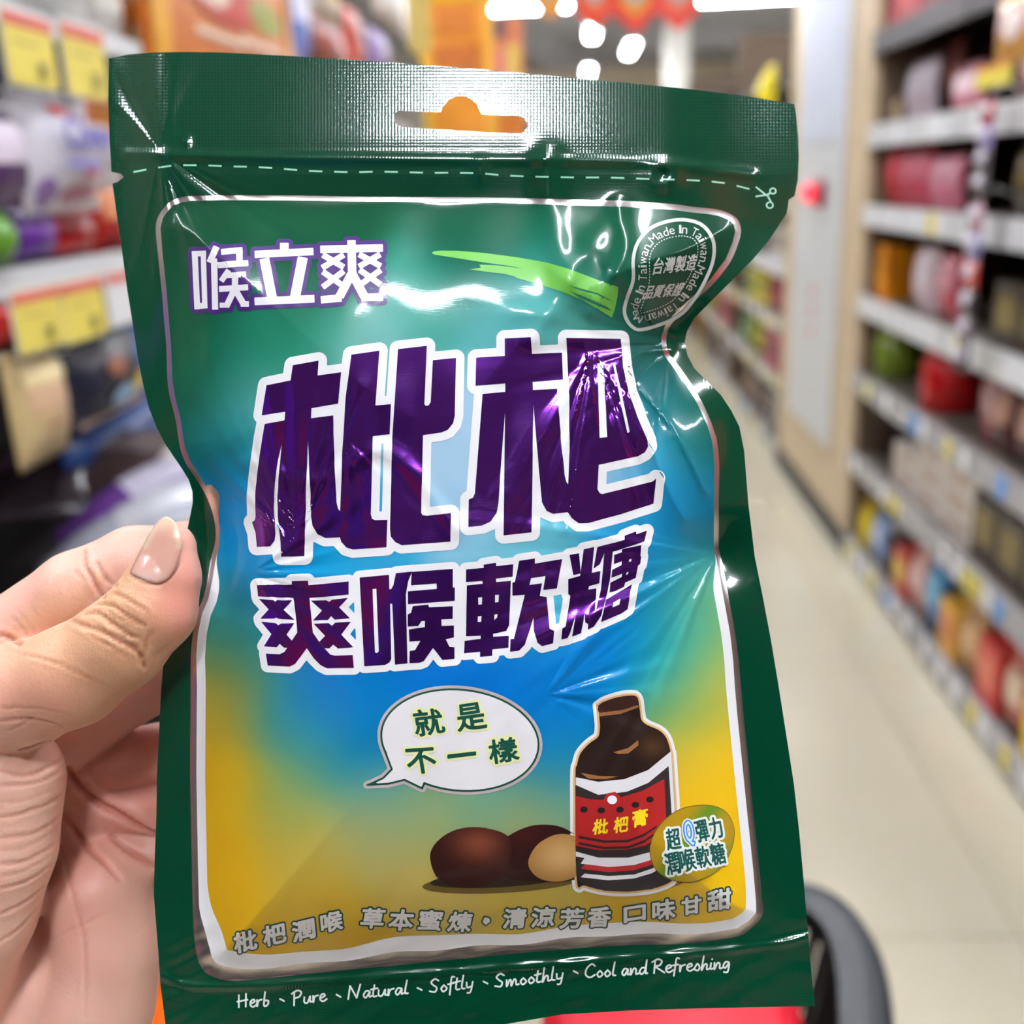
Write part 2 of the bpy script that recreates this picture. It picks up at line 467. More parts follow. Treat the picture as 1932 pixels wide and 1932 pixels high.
def patch(name, w, h, t, u0, u1, v0, v1, mat_, parent, seedv=0, bulf=None, n=6, lift=.0015, shape='rect'):
    """printed area lying on a pouch front"""
    vs = []; fs = []
    def pt(u, v):
        b = bulf(u, v); wr = .06 * math.sin(u * 9 + seedv) * math.sin(v * 7 + seedv * 2) * b
        return ((u - .5) * w * (1 - .06 * b), -t * (b + wr) * .6 - .0008 - lift, v * h)
    if shape == 'rect':
        for j in range(n + 1):
            for i in range(n + 1): vs.append(pt(u0 + (u1 - u0) * i / n, v0 + (v1 - v0) * j / n))
        fs = [(j * (n + 1) + i, j * (n + 1) + i + 1, (j + 1) * (n + 1) + i + 1, (j + 1) * (n + 1) + i) for j in range(n) for i in range(n)]
    else:
        cu, cv, ru, rv = (u0 + u1) / 2, (v0 + v1) / 2, (u1 - u0) / 2, (v1 - v0) / 2; K = 16; vs.append(pt(cu, cv))
        for q in range(1, 4):
            for k in range(K): a = k * 2 * math.pi / K; vs.append(pt(cu + ru * q / 3 * math.cos(a), cv + rv * q / 3 * math.sin(a)))
        fs = [(0, 1 + k, 1 + (k + 1) % K) for k in range(K)] + [(1 + q * K + k, 1 + (q + 1) * K + k, 1 + (q + 1) * K + (k + 1) % K, 1 + q * K + (k + 1) % K) for q in range(2) for k in range(K)]
    m = MB(); m.add(vs, fs); return m.build(name, mat_, parent, smooth=True)
def make_pouch(label, w, h, t, c, c2=None, extras=(), name='snack_pouch', cat='pouch', group=None, seedv=1, rough=.22):
    r = empty(name); tag(r, label, cat, group)
    _, bf = pouch_mesh('film', w, h, t, cmat(c, rough), r, seedv)
    if c2 is not None: patch('print_panel', w, h, t, .12, .88, .45, .85, cmat(c2, rough), r, seedv, bf)
    for nm, u0, u1, v0, v1, cc, shp in extras: patch(nm, w, h, t, u0, u1, v0, v1, cmat(cc, .35), r, seedv, bf, lift=.0035, shape=shp)
    return r
def make_box(label, w, h, d, c, c2=None, name='carton', cat='box', group=None):
    r = empty(name); tag(r, label, cat, group)
    MB().box(-w / 2, w / 2, 0, d, 0, h).build('body', cmat(c, .4), r, bevel=.002)
    MB().box(-w / 2 + .002, w / 2 - .002, .004, d - .004, h, h + .0015).build('lid', cmat([min(255, int(a * 1.05) + 4) for a in c], .4), r)
    if c2 is not None: MB().box(-w * .36, w * .36, -.0015, 0, h * .3, h * .8).build('print_panel', cmat(c2, .4), r)
    return r
def make_jar(label, rad, h, c, clid, c2=None, name='jar', cat='jar', group=None):
    r = empty(name); tag(r, label, cat, group)
    MB().lathe([(rad * .9, 0), (rad, .006), (rad, h * .74), (rad * .8, h * .84), (rad * .78, h * .86)], 20, 0, rad).build('body', cmat(c, .2), r, True)
    MB().lathe([(rad * .84, h * .84), (rad * .86, h * .855), (rad * .86, h * .985), (rad * .8, h)], 20, 0, rad).build('lid', cmat(clid, .35), r, True)
    if c2 is not None: MB().lathe([(rad * 1.012, h * .2), (rad * 1.012, h * .6)], 20, 0, rad).build('wrap_label', cmat(c2, .4), r, True)
    return r
def dup(root, loc, rot=None, label=None):
    r = root.copy(); col.objects.link(r); r.location = loc
    if rot is not None: r.rotation_euler = rot
    if label: r['label'] = label
    for ch in list(root.children):
        c = ch.copy(); col.objects.link(c); c.parent = r
    return r
def ypx(px, z, x):
    lo, hi = .4, 30.0
    for _ in range(50):
        y = (lo + hi) / 2; w_ = M.T @ (np.array([x, y, z]) - CAM); q = 966 + w_[0] / w_[2] * F
        if w_[2] < 0 or q > px: lo = y
        else: hi = y
    return (lo + hi) / 2
RZ = -math.pi / 2
# right-hand goods: (px from, px to, level, kind, height, colours, look)
G = [(1645, 1690, 6, 'box', .20, (170, 60, 76), (120, 30, 60), 'rose red carton at the wooden pillar end of the top shelf', .02, 1),
     (1695, 1740, 6, 'box', .24, (176, 40, 40), (226, 70, 40), 'bright red carton beside the rose cartons on the top shelf', .02, 2),
     (1745, 1790, 6, 'box', .22, (120, 30, 36), (180, 50, 50), 'dark red carton, right end of the top shelf row', .02, 2),
     (1645, 1682, 5, 'pouch', .10, (200, 176, 140), (226, 210, 180), 'small tan pouch by the pillar on the upper white-railed shelf', .06, 2),
     (1700, 1752, 5, 'pouch', .19, (216, 196, 206), (236, 226, 236), 'pale pink bulging pouch on the upper white-railed shelf', .08, 2),
     (1756, 1800, 5, 'pouch', .24, (128, 72, 62), (190, 120, 110), 'red brown pouch behind the pale pink pouches', .16, 2),
     (1790, 1832, 5, 'pouch', .13, (224, 150, 160), (240, 210, 214), 'light rose pouch at the bay joint, upper shelf', .05, 2),
     (1634, 1690, 4, 'pouch', .20, (196, 46, 60), (222, 84, 100), 'strong red pouch next to the pillar, shelf with pink goods', .05, 2),
     (1690, 1742, 4, 'pouch', .19, (206, 70, 92), (232, 130, 150), 'rose pouch between red pouches and pink pouches', .05, 2),
     (1745, 1800, 4, 'pouch', .16, (226, 128, 150), (240, 170, 186), 'pink pouch in the middle of the red and pink shelf', .05, 2),
     (1630, 1672, 3, 'box', .17, (230, 142, 20), (240, 160, 30), 'orange carton beside the pillar', .05, 1),
     (1674, 1706, 3, 'box', .14, (84, 48, 34), None, 'brown carton right of the orange carton', .14, 1),
     (1712, 1752, 3, 'pouch', .20, (216, 190, 196), (236, 220, 226), 'white and pink standing pouch, shelf of the orange carton', .04, 1),
     (1755, 1795, 3, 'pouch', .19, (196, 84, 96), (220, 150, 160), 'dusty red pouch beside the white and pink pouch', .05, 1),
     (1640, 1664, 2, 'jar', .16, (126, 150, 40), (150, 170, 40), 'yellow green jar next to the pillar', .05, 1),
     (1666, 1694, 2, 'box', .17, (52, 60, 24), None, 'dark olive carton behind the yellow green jar', .16, 1),
     (1698, 1790, 2, 'jar', .19, (206, 26, 30), (226, 30, 30), 'red round canister, the only one on its shelf', .03, 1),
     (1835, 1900, 2, 'pouch', .22, (150, 30, 40), (176, 130, 130), 'red and grey twisted pouch at the right border', .04, 1),
     (1622, 1664, 1, 'box', .12, (74, 60, 54), None, 'dark brown low carton beside the pillar', .12, 1),
     (1845, 1905, 1, 'box', .17, (230, 214, 204), (230, 130, 100), 'white carton with salmon print, right of the white stack', .05, 1)]
for k, (pa, pb, lvl, kind, h, c, c2, lab_, back, n) in enumerate(G):
    z = LV[lvl][0]; x = XR + .012 + back * .7
    ya, yb = ypx(pb, z + h / 2, x), ypx(pa, z + h / 2, x); W = (yb - ya) / n * .97
    mk = {'pouch': lambda: make_pouch(lab_, W, h, .05, c, c2, seedv=k, group=lab_ if n > 1 else None), 'box': lambda: make_box(lab_, W, h, .16, c, c2, group=lab_ if n > 1 else None),
          'jar': lambda: make_jar(lab_, min(W / 2, .088), h, c, c2, None)}[kind]
    r = mk()
    for i in range(n):
        loc = (x + (.03 if kind == 'pouch' else 0), ya + (i + .5) * (yb - ya) / n, z + (.001 if kind != 'pouch' else .0)); o = r if i == 0 else dup(r, loc)
        o.location = loc; o.rotation_euler = (0, 0, RZ)
# white carton stack
W0 = ypx(1830, .46, XR + .04); W1 = ypx(1682, .46, XR + .04); r = None
for lay in range(3):
    for i in range(3 - (lay == 2)):
        if r is None: r = make_box('flat white carton in the stack on the lower shelf', (W1 - W0) / 3 * .96, .062, .2, (232, 222, 212), (206, 180, 160), group='flat white cartons stacked on the lower shelf'); o = r
        else: o = dup(r, (0, 0, 0))
        o.location = (XR + .045, W0 + (i + .5) * (W1 - W0) / 3, .386 + lay * .0645); o.rotation_euler = (0, 0, RZ)
# base shelf: mixed goods from the pillar to the right border
B = [(1612, 1634, 'jar', .16, (222, 196, 50), (206, 170, 30), 'yellow jar, first on the base shelf at the pillar'), (1638, 1658, 'pouch', .17, (126, 160, 216), (200, 210, 236), 'light blue pouch second from the pillar on the base shelf'),
     (1660, 1682, 'jar', .19, (60, 44, 44), (150, 150, 150), 'dark jar with a grey lid on the base shelf'), (1684, 1706, 'box', .15, (190, 60, 50), (226, 190, 60), 'red carton with yellow print on the base shelf'),
     (1708, 1732, 'pouch', .19, (216, 160, 150), (236, 200, 190), 'flesh pink pouch on the base shelf'), (1735, 1768, 'pouch', .21, (50, 120, 176), (120, 180, 214), 'blue tall pouch in the middle of the base shelf'),
     (1770, 1800, 'box', .15, (226, 170, 60), (206, 120, 60), 'amber carton right of the blue tall pouch'), (1802, 1840, 'pouch', .19, (190, 140, 90), (220, 180, 130), 'kraft brown pouch on the base shelf'),
     (1842, 1880, 'box', .17, (206, 60, 50), (230, 120, 90), 'tomato red carton on the base shelf'), (1882, 1925, 'pouch', .19, (196, 110, 90), (230, 200, 170), 'brick pouch at the right border, base shelf'), (1928, 1990, 'box', .14, (244, 204, 30), None, 'bright yellow carton cut by the right border')]
for k, (pa, pb, kind, h, c, c2, lab_) in enumerate(B):
    x = XR + .015; z = .076; ya, yb = ypx(pb, z + h / 2, x), ypx(pa, z + h / 2, x); W = (yb - ya) * .97
    o = make_pouch(lab_, W, h, .05, c, c2, seedv=k) if kind == 'pouch' else make_box(lab_, W, h, .15, c, c2) if kind == 'box' else make_jar(lab_, min(W / 2, .05), h, c, c2, None)
    o.location = (x + (.03 if kind == 'pouch' else 0), (ya + yb) / 2, z); o.rotation_euler = (0, 0, RZ)
# goods of the bay at the right border and of the two far bays
rs = random.Random(11)
pal_near = [((196, 84, 40), (230, 150, 60), 'orange'), ((116, 24, 32), (150, 50, 40), 'wine red'), ((52, 56, 96), (140, 150, 196), 'blue'), ((70, 56, 44), (140, 120, 60), 'umber'), ((86, 46, 42), (196, 150, 130), 'brown')]
pal_far = [((214, 150, 30), (60, 40, 30), 'amber'), ((190, 76, 100), (110, 40, 60), 'raspberry'), ((226, 206, 60), (100, 130, 50), 'lemon'), ((70, 140, 80), (200, 220, 180), 'green'), ((206, 206, 200), (120, 90, 80), 'off-white'), ((60, 50, 60), (150, 120, 100), 'dark')]
LN = ['base', 'lowest', 'second', 'middle', 'eye-level', 'upper', 'top']
protos = {}
for (ya, yb, pal, where, pitch, lvs) in ((2.08, 2.72, pal_near, 'in the bay at the right border', .16, (1, 2, 3, 4, 5)), (4.98, 6.5, pal_far, 'just beyond the pillar', .19, (0, 1, 2, 3, 4, 5)), (6.7, 9.2, pal_far, 'in the farthest bay', .25, (0, 1, 2, 3, 4, 5))):
    for lv_ in lvs:
        y = ya; k0 = rs.randrange(len(pal)); run = 0
        while y + pitch < yb:
            c, c2, cn = pal[(k0 + run // 3) % len(pal)]; kind = ('pouch', 'box')[(lv_ + run // 3) % 2]; h = (.15, .17, .19)[(lv_ + run // 3) % 3]
            key = (where, lv_, cn, kind)
            lab_ = '%s %s on the %s shelf %s' % (cn, 'pouch' if kind == 'pouch' else 'carton', LN[lv_], where)
            if key not in protos:
                o = make_pouch(lab_, pitch * .94, h, .05, c, c2, group=lab_, seedv=run) if kind == 'pouch' else make_box(lab_, pitch * .94, h, .16, c, c2, group=lab_); protos[key] = o
            else: o = dup(protos[key], (0, 0, 0))
            o.location = (XR + (.07 if kind == 'pouch' else .04), y + pitch / 2, LV[lv_][0] + .001); o.rotation_euler = (0, 0, RZ); y += pitch; run += 1
# hanging clip strips with small packs in front of the bay joint
def clip_strip(px, y0px, y1px, n, label, cols_, x=XR - .05):
    top = unproj(px, y0px, 0, x); bot = unproj(px - 30, y1px, 0, x); Y = top[1]
    s_ = empty('clip_strip', (x, Y, bot[2])); tag(s_, label, 'strip'); H = top[2] - bot[2]
    MB().box(-.002, 0, -.008, .008, 0, H + .03).build('strip', mat('clear_plastic', (120, 120, 126), .2), s_)
    MB().tube([(0, 0, H + .02), (.03, 0, H + .035), (.06, 0, H + .02)], .003, 6).build('hook', M_railw, s_)
    for i in range(n):
        c, nm = cols_[i % len(cols_)]
        o = make_pouch('small %s pack hanging %s' % (nm, label.split(' holding')[0].replace('clip strip', 'on the clip strip')), .075, H / n * 1.02, .022, c, (210, 200, 210), seedv=i, name='small_pack', cat='pack', group='small packs on ' + label)
        o.location = (x - .006, Y, bot[2] + H * (1 - (i + 1) / n)); o.rotation_euler = (0, 0, RZ)
clip_strip(1872, 190, 370, 4, 'upper clip strip at the bay joint holding small packs', [((196, 60, 70), 'red'), ((176, 160, 216), 'lilac'), ((96, 86, 92), 'grey'), ((60, 50, 54), 'dark')])
clip_strip(1850, 385, 700, 6, 'lower clip strip at the bay joint holding small packs', [((196, 150, 160), 'dusky'), ((150, 150, 190), 'bluish'), ((210, 80, 70), 'red'), ((70, 56, 62), 'dark'), ((110, 96, 100), 'grey'), ((60, 50, 54), 'black')])
# poster sized hanging pouch, upper right border, with its yellow price card
p0 = unproj(1848, 130, 0, .83); p1 = unproj(1960, -40, 0, .83)
o = make_pouch('large orange pouch hanging at the upper right border', p0[1] - p1[1], p1[2] - p0[2], .03, (222, 160, 70), (206, 150, 130), [('highlight_panel', .3, .7, .3, .75, (236, 214, 206), 'round')], seedv=3)
o.location = ((.86), (p0[1] + p1[1]) / 2, p0[2]); o.rotation_euler = (0, 0, RZ)
q0 = unproj(1842, 170, 0, .84); q1 = unproj(1912, 112, 0, .84)
pc = empty('price_card', (.84, (q0[1] + q1[1]) / 2, q0[2])); tag(pc, 'yellow price card under the large orange pouch, upper right', 'price card')
w_ = (q0[1] - q1[1]) / 2; h_ = q1[2] - q0[2]
MB().box(-.002, 0, -w_, w_, 0, h_).build('card', TAGC['y'], pc); MB().box(-.003, -.002, -w_, w_, h_ * .78, h_).build('header', cmat((236, 150, 60)), pc)

# ------------------------------------------------------------------ left-hand display
XL = -.6
LX = -.98
sh = empty('peg_display', (LX, .5, 0)); tag(sh, 'black peg display along the left side of the aisle', 'display')
MB().box(-.02, 0, 0, 3.6, 0, 1.95).build('back_panel', M_dark, sh)
for yy in (0, 1.2, 2.4, 3.58): MB().box(0, .03, yy, yy + .03, 0, 1.95).build('upright', M_black, sh)
MB().box(0, .4, 0, 3.6, .80, .83).build('tray', mat('dark_tray', (38, 32, 32), .5), sh)
MB().box(.38, .4, 0, 3.6, .83, .95).build('tray_front', mat('tray_front_plastic', (150, 150, 158), .25), sh)
MB().box(0, .40, 0, 3.6, 0, .12).build('plinth', M_black, sh)
a = unproj(10, 520, 0, XL); b = unproj(235, 525, 0, XL)
zr = (a[2] + b[2]) / 2
MB().box(.36, .375, 0, 3.6, zr - .5 + .49, zr + .02).build('price_rail', M_railw, sh)
MB().box(0, .36, 0, 3.6, zr - .006, zr).build('shelf_board', M_black, sh)
MB().box(.36, .375, 0, 3.6, 1.53, 1.555).build('price_rail', M_railw, sh)
def L3(px, py, x=XL): return unproj(px, py, 0, x)
def hang(label, r, c, c2=None, extras=(), x=XL, t=.04, name='candy_pouch', seedv=1, hook=True, group=None):
    x0, y0, x1, y1 = r; cy = (y0 + y1) / 2; A = L3(x0, cy, x); B_ = L3(x1, cy, x); cx = (x0 + x1) / 2
    T = L3(cx, y0, x)[2]; Bz = L3(cx, y1, x)[2]
    dk = lambda q: None if q is None else tuple(int(255 * (v / 255) ** 1.25) for v in q)
    extras = [e[:5] + (dk(e[5]),) + e[6:] for e in extras]
    o = make_pouch(label, B_[1] - A[1], T - Bz, t, dk(c), dk(c2), extras, rough=.34, name=name, seedv=seedv, group=group)
    if hook:
        MB().tube([(0, .0, T - Bz - .012), (0, abs(LX - x) - .01, T - Bz - .012)], .0025, 6).tube([(0, 0, T - Bz - .012), (0, -.012, T - Bz - .004)], .0025, 6).build('peg_hook', M_railw, o)
    o.location = (x, (A[1] + B_[1]) / 2, Bz); o.rotation_euler = (0, 0, math.pi / 2)
    return o
hang('greyish white crumpled pouch in the upper left corner', (-60, -120, 150, 60), (206, 206, 204), (176, 178, 180), x=-.62)
hang('clear and pale pouch right of the greyish one, top left', (150, -60, 215, 98), (200, 196, 190), (226, 222, 214), x=-.64, seedv=2)
hang('narrow yellow and white pouch left of the big orange pack', (205, -60, 262, 70), (214, 150, 40), (226, 220, 200), x=-.66, seedv=3)
o = hang('big orange pouch with fruit print and a slanting white line', (262, -180, 545, 215), (206, 124, 22), None,
     [('side_stripe', .0 + .02, .09, .05, .95, (226, 172, 30), 'rect'), ('side_stripe', .90, .98, .05, .95, (232, 180, 36), 'rect'), ('red_blob', .18, .62, .42, .68, (190, 34, 16), 'round'), ('white_blob', .20, .42, .48, .62, (226, 212, 196), 'round'), ('green_blob', .55, .84, .46, .64, (140, 150, 30), 'round'), ('text_line', .2, .5, .335, .375, (230, 206, 186), 'rect'), ('text_line', .48, .82, .365, .41, (230, 206, 186), 'rect')], x=-.60, t=.03, seedv=4)
hang('chew candy pouch, white with blue lettering', (30, 178, 172, 402), (218, 214, 220), None,
     [('red_dot', .32, .5, .80, .90, (224, 70, 80), 'round'), ('orange_dot', .56, .70, .78, .87, (236, 176, 130), 'round'), ('red_banner', .55, .86, .30, .36, (214, 90, 96), 'rect'), ('fruit_print', .3, .85, .06, .24, (176, 110, 130), 'round'), ('lilac_corner', .04, .25, .03, .3, (150, 120, 170), 'round')], seedv=5)
hang('purple and white pouch at the left border', (-70, 200, 38, 400), (96, 60, 110), (226, 214, 226), seedv=6, x=-.61)
hang('violet pouch below the purple and white one', (0, 395, 95, 495), (106, 36, 146), (120, 60, 160), seedv=7, x=-.63, hook=False)
hang('lime green pouch edge at the left border', (-50, 400, 14, 505), (110, 160, 50), None, seedv=8, x=-.60, hook=False)
hang('scarlet pouch low in the upper row', (88, 395, 165, 485), (190, 20, 24), (150, 16, 24), seedv=9, x=-.63, hook=False)
hang('scarlet and white pouch beside the green bag edge', (160, 330, 240, 482), (186, 30, 26), (226, 160, 120), seedv=10, x=-.66)
hang('orange pouch peeking out behind the green bag', (160, 180, 235, 330), (230, 136, 40), (236, 170, 90), seedv=11, x=-.68)
hang('milky white pouch peeking out behind the green bag', (163, 235, 212, 380), (212, 204, 206), (190, 184, 190), seedv=12, x=-.655)
# purple lettering on the white pouch
pchew = [o_ for o_ in col.objects if o_.get('label', '').startswith('chew candy pouch')][0]
def wall_text(txt, p, size, c, parent, yaw=math.pi / 2, name='lettering', thick=.0006, bold=.02):
    cu = bpy.data.curves.new('lettering', 'FONT'); cu.body = txt; cu.size = size; cu.extrude = thick; cu.offset = bold * size; cu.align_x = 'LEFT'; cu.resolution_u = 3
    t_ = bpy.data.objects.new('tmp', cu); col.objects.link(t_); bpy.context.view_layer.update()
    me = bpy.data.meshes.new_from_object(t_.evaluated_get(bpy.context.evaluated_depsgraph_get())); bpy.data.objects.remove(t_); bpy.data.curves.remove(cu)
    o = bpy.data.objects.new(name, me); col.objects.link(o); me.materials.clear(); me.materials.append(cmat(c, .4))
    o.parent = parent; o.location = p; o.rotation_euler = (math.pi / 2, 0, 0)
    return o
bpy.context.view_layer.update()
wall_text('Chew', (-.046, -.036, .070), .050, (96, 90, 170), pchew)
MB().box(-.040, .036, -.034, -.0325, .048, .058).build('lettering_line', cmat((140, 134, 196), .4), pchew)
# price cards on the pegs
def price_card(r, label, x=XL + .03, c='y', digits='35', red=True):
    x0, y0, x1, y1 = r; cy = (y0 + y1) / 2; A = L3(x0, cy, x); B_ = L3(x1, cy, x); T = L3((x0 + x1) / 2, y0, x)[2]; Z = L3((x0 + x1) / 2, y1, x)[2]
    W = B_[1] - A[1]; H = T - Z; o = empty('price_card', (x, (A[1] + B_[1]) / 2, Z), (0, 0, math.pi / 2)); tag(o, label, 'price card')
    MB().box(-W / 2, W / 2, -.001, .001, 0, H).build('card', mat('price_card_paper', (232, 212, 96) if c == 'y' else (232, 230, 230), .5, noise=.04, nscale=60), o)
    MB().box(-W / 2 - .001, W / 2 + .001, -.0022, -.001, H * .82, H).build('red_header', cmat((216, 110, 96), .5), o)
    MB().box(-W / 2 - .002, W / 2 + .002, .001, .003, -.002, H + .008).build('plastic_sleeve', M_railw, o)
    if c == 'y':
        wall_text(digits, (W * .05, -.0022, H * .12), H * .34, (110, 100, 60), o, name='price_digits', thick=.0003)
        MB().box(-W * .38, W * .2, -.0016, -.001, H * .58, H * .62).build('text_line', cmat((190, 170, 90), .5), o)
    return o
price_card((12, 32, 100, 162), 'yellow price card, left one of the upper pair')
price_card((124, 55, 197, 182), 'yellow price card, right one of the upper pair')
price_card((28, 545, 116, 660), 'yellow price card, left one of the lower pair')
price_card((118, 528, 197, 640), 'yellow price card, right one of the lower pair')
price_card((204, 512, 262, 612), 'white price card beside the lower yellow pair', c='w')
hang('cream pouch hanging under the lower yellow cards', (14, 650, 118, 878), (216, 196, 150), (222, 190, 160), [('pink_line', .25, .85, .33, .36, (200, 130, 120), 'rect'), ('pale_top', .1, .9, .70, .86, (232, 214, 170), 'rect')], seedv=13)
hang('navy pouch with light blue and yellow figures', (112, 640, 265, 795), (30, 34, 60), None, [('blue_blob', .35, .68, .14, .42, (150, 186, 214), 'round'), ('yellow_blob', .68, .9, .22, .50, (232, 206, 50), 'round'), ('brown_blob', .35, .6, .55, .8, (150, 100, 76), 'round'), ('pale_hem', .1, .95, .03, .09, (206, 180, 170), 'rect')], seedv=14)
hang('bright blue pouch between the navy one and the green bag', (205, 610, 320, 790), (20, 96, 176), (60, 130, 200), seedv=15, x=-.66)
hang('red pouch edge behind the lower yellow cards', (-30, 560, 30, 660), (206, 60, 50), None, seedv=16, x=-.62)
hang('blue wide pouch low in the lower row', (110, 790, 320, 868), (20, 84, 150), (16, 70, 130), seedv=17, x=-.63, hook=False)
# packs lying in the tray
def lying(label, px, py, w, h, rz, c, c2, z=.97, tilt=1.2, seedv=0, extras=()):
    p = unproj(px, py, 2, z); o = make_pouch(label, w, h, .045, c, c2, extras, seedv=seedv); o.location = (p[0], p[1], z - .03); o.rotation_euler = (-tilt, 0, rz); return o
lying('purple and silver striped pouch lying in the tray', 110, 985, .12, .20, -.9, (104, 60, 140), (206, 200, 220), z=1.0, seedv=1)
lying('silver grey pouch lying in front of the purple one', 60, 1050, .13, .24, -1.1, (176, 178, 190), (206, 208, 216), z=.98, seedv=2)
lying('pale green and white pouch in the tray behind the bag', 265, 960, .12, .16, -.4, (176, 182, 160), (206, 206, 200), z=1.0, seedv=3)
lying('orange pouch in the tray next to the finger', 300, 1010, .07, .09, -.8, (240, 170, 70), None, z=1.0, seedv=4)
lying('dark glossy pouch at the back of the tray', 60, 930, .13, .16, .3, (44, 34, 38), (70, 50, 60), z=1.02, seedv=5)
lying('black pouch leaning in the tray', 190, 900, .13, .15, -.2, (60, 46, 46), (90, 80, 80), z=1.03, seedv=6)
lying('mustard pouch at the lower left of the tray', -20, 1150, .12, .18, -1.0, (196, 156, 40), (176, 150, 30), z=.97, seedv=7)
lying('small red pouch beside the mustard pouch', 60, 1105, .05, .07, -.9, (206, 30, 40), None, z=.975, seedv=8)
lying('white rounded pouch at the back of the tray', 320, 880, .07, .10, 0, (226, 222, 220), None, z=1.04, seedv=9)
# upper left row seen above the green bag
def above(label, r, c, c2, x=XL, seedv=0, **k): return hang(label, r, c, c2, x=x, seedv=seedv, hook=False, **k)
above('blue and white pouch right of the big orange pack', (535, -60, 575, 130), (110, 136, 200), (216, 216, 236), seedv=21)
above('white and yellow pouch in the upper row of the left display', (575, -50, 632, 40), (196, 190, 180), (214, 190, 110), seedv=22)
above('dark red pouch above the header of the green bag', (572, 35, 650, 150), (110, 30, 36), (150, 50, 50), seedv=23)
above('salmon pouch beside the dark red one', (650, 20, 680, 150), (206, 106, 90), (170, 70, 70), seedv=24)
above('lilac narrow pouch before the black end panel', (694, 60, 730, 150), (150, 124, 176), None, seedv=25)
above('white glossy pouch high above the header', (700, -60, 765, 48), (200, 190, 180), (226, 220, 214), seedv=26)
# orange hanging banners and flags
def board(name, label, px0, py0, px1, py1, Y, c, cat, extras=(), th=.004):
    A = unproj(px0, py1, 1, Y); B_ = unproj(px1, py0, 1, Y); W = B_[0] - A[0]; H = B_[2] - A[2]
    o = empty(name, (A[0], Y, A[2])); tag(o, label, cat)
    MB().box(0, W, 0, th, 0, H).build('sheet', cmat(c, .5), o, bevel=.001)
    for k, (nm, u0, u1, v0, v1, cc) in enumerate(extras): MB().box(W * u0, W * u1, -.002 - k * .001, 0, H * v0, H * v1).build(nm, cmat(cc, .5), o)
    MB().tube([(W * .5, th / 2, H), (W * .5, th / 2, H + .5)], .002, 5).build('cord', M_railw, o)
    return o
board('banner', 'long orange banner with dark lettering block', 806, -60, 926, 330, 3.3, (232, 150, 40), 'banner', [('yellow_border', 0, .12, 0, 1, (236, 190, 60)), ('yellow_border', .86, 1, 0, 1, (240, 176, 60)), ('text_block', .2, .8, .42, .65, (196, 110, 40)), ('text_block', .25, .75, .7, .82, (206, 120, 40)), ('top_field', .12, .86, .86, 1, (238, 190, 20))])
board('banner', 'small red and yellow banner right of the orange one', 928, 30, 985, 290, 4.2, (216, 130, 90), 'banner', [('pink_field', .1, .6, .35, .75, (226, 120, 120)), ('yellow_field', .5, .9, .45, .8, (226, 190, 90)), ('orange_field', 0, 1, 0, .3, (226, 130, 40)), ('dark_field', .05, .5, .85, 1, (90, 70, 90))])
board('banner', 'pale yellow strip left of the orange banner', 772, -60, 806, 100, 3.0, (206, 180, 96), 'banner')
def flag(label, px0, px1, ptip, Y, c, c2):
    A = unproj(px0, -40, 1, Y); B_ = unproj(px1, -40, 1, Y); T = unproj((px0 + px1) / 2, ptip, 1, Y); W = B_[0] - A[0]; H = A[2] - T[2]
    o = empty('pennant', (A[0], Y, T[2])); tag(o, label, 'flag')
    def pent(s, y, t): 
        cx = W / 2; pts = [(cx - W / 2 * s, H), (cx - W / 2 * s, H * (1 - .62 * s)), (cx, H * (1 - s)), (cx + W / 2 * s, H * (1 - .62 * s)), (cx + W / 2 * s, H)]
        vs = [(a, y, b) for a, b in pts] + [(a, y + t, b) for a, b in pts]; n = 5
        return MB().add(vs, [tuple(range(n)), tuple(reversed(range(n, 2 * n)))] + [(i, i + n, (i + 1) % n + n, (i + 1) % n) for i in range(n)])
    pent(1, 0, .003).build('cloth', cmat(c, .6), o); pent(.72, -.003, .003).build('border', cmat(c2, .6), o); pent(.5, -.006, .003).build('field', cmat((200, 190, 190), .6), o)
    return o
flag('orange pennant, leftmost of the hanging row', 1003, 1070, 38, 4.6, (236, 160, 60), (240, 180, 90))
flag('red pennant left of the bright lamp', 1086, 1158, 62, 4.6, (236, 76, 50), (240, 110, 60))
flag('red and orange pennant above the bright lamp', 1158, 1240, 66, 4.6, (238, 70, 56), (240, 160, 50))
flag('red pennant right of the bright lamp', 1240, 1322, 60, 4.6, (240, 80, 66), (244, 120, 90))
# goods beyond, far end: display table and poster on the far wall
p = unproj(1355, 155, 1, 10.0)
o = make_box('beige and white display box on the far counter', .5, .5, .4, (206, 170, 130), (226, 220, 214), name='display_box'); o.location = (p[0] - .1, 10, 1.35)
tag(MB().box(p[0] - 1.0, p[0] + .6, 9.9, 10.9, 0, 1.35).build('counter', mat('counter_laminate', (200, 176, 146), .5)), 'beige counter at the far end of the aisle', 'counter')
o = make_pouch('yellow round pack beyond the top right corner of the bag', .25, .25, .1, (226, 206, 30), (230, 216, 60)); pp_ = unproj(1452, 180, 0, XR - .02); o.location = (pp_[0], pp_[1], pp_[2] - .12); o.rotation_euler = (0, 0, RZ)

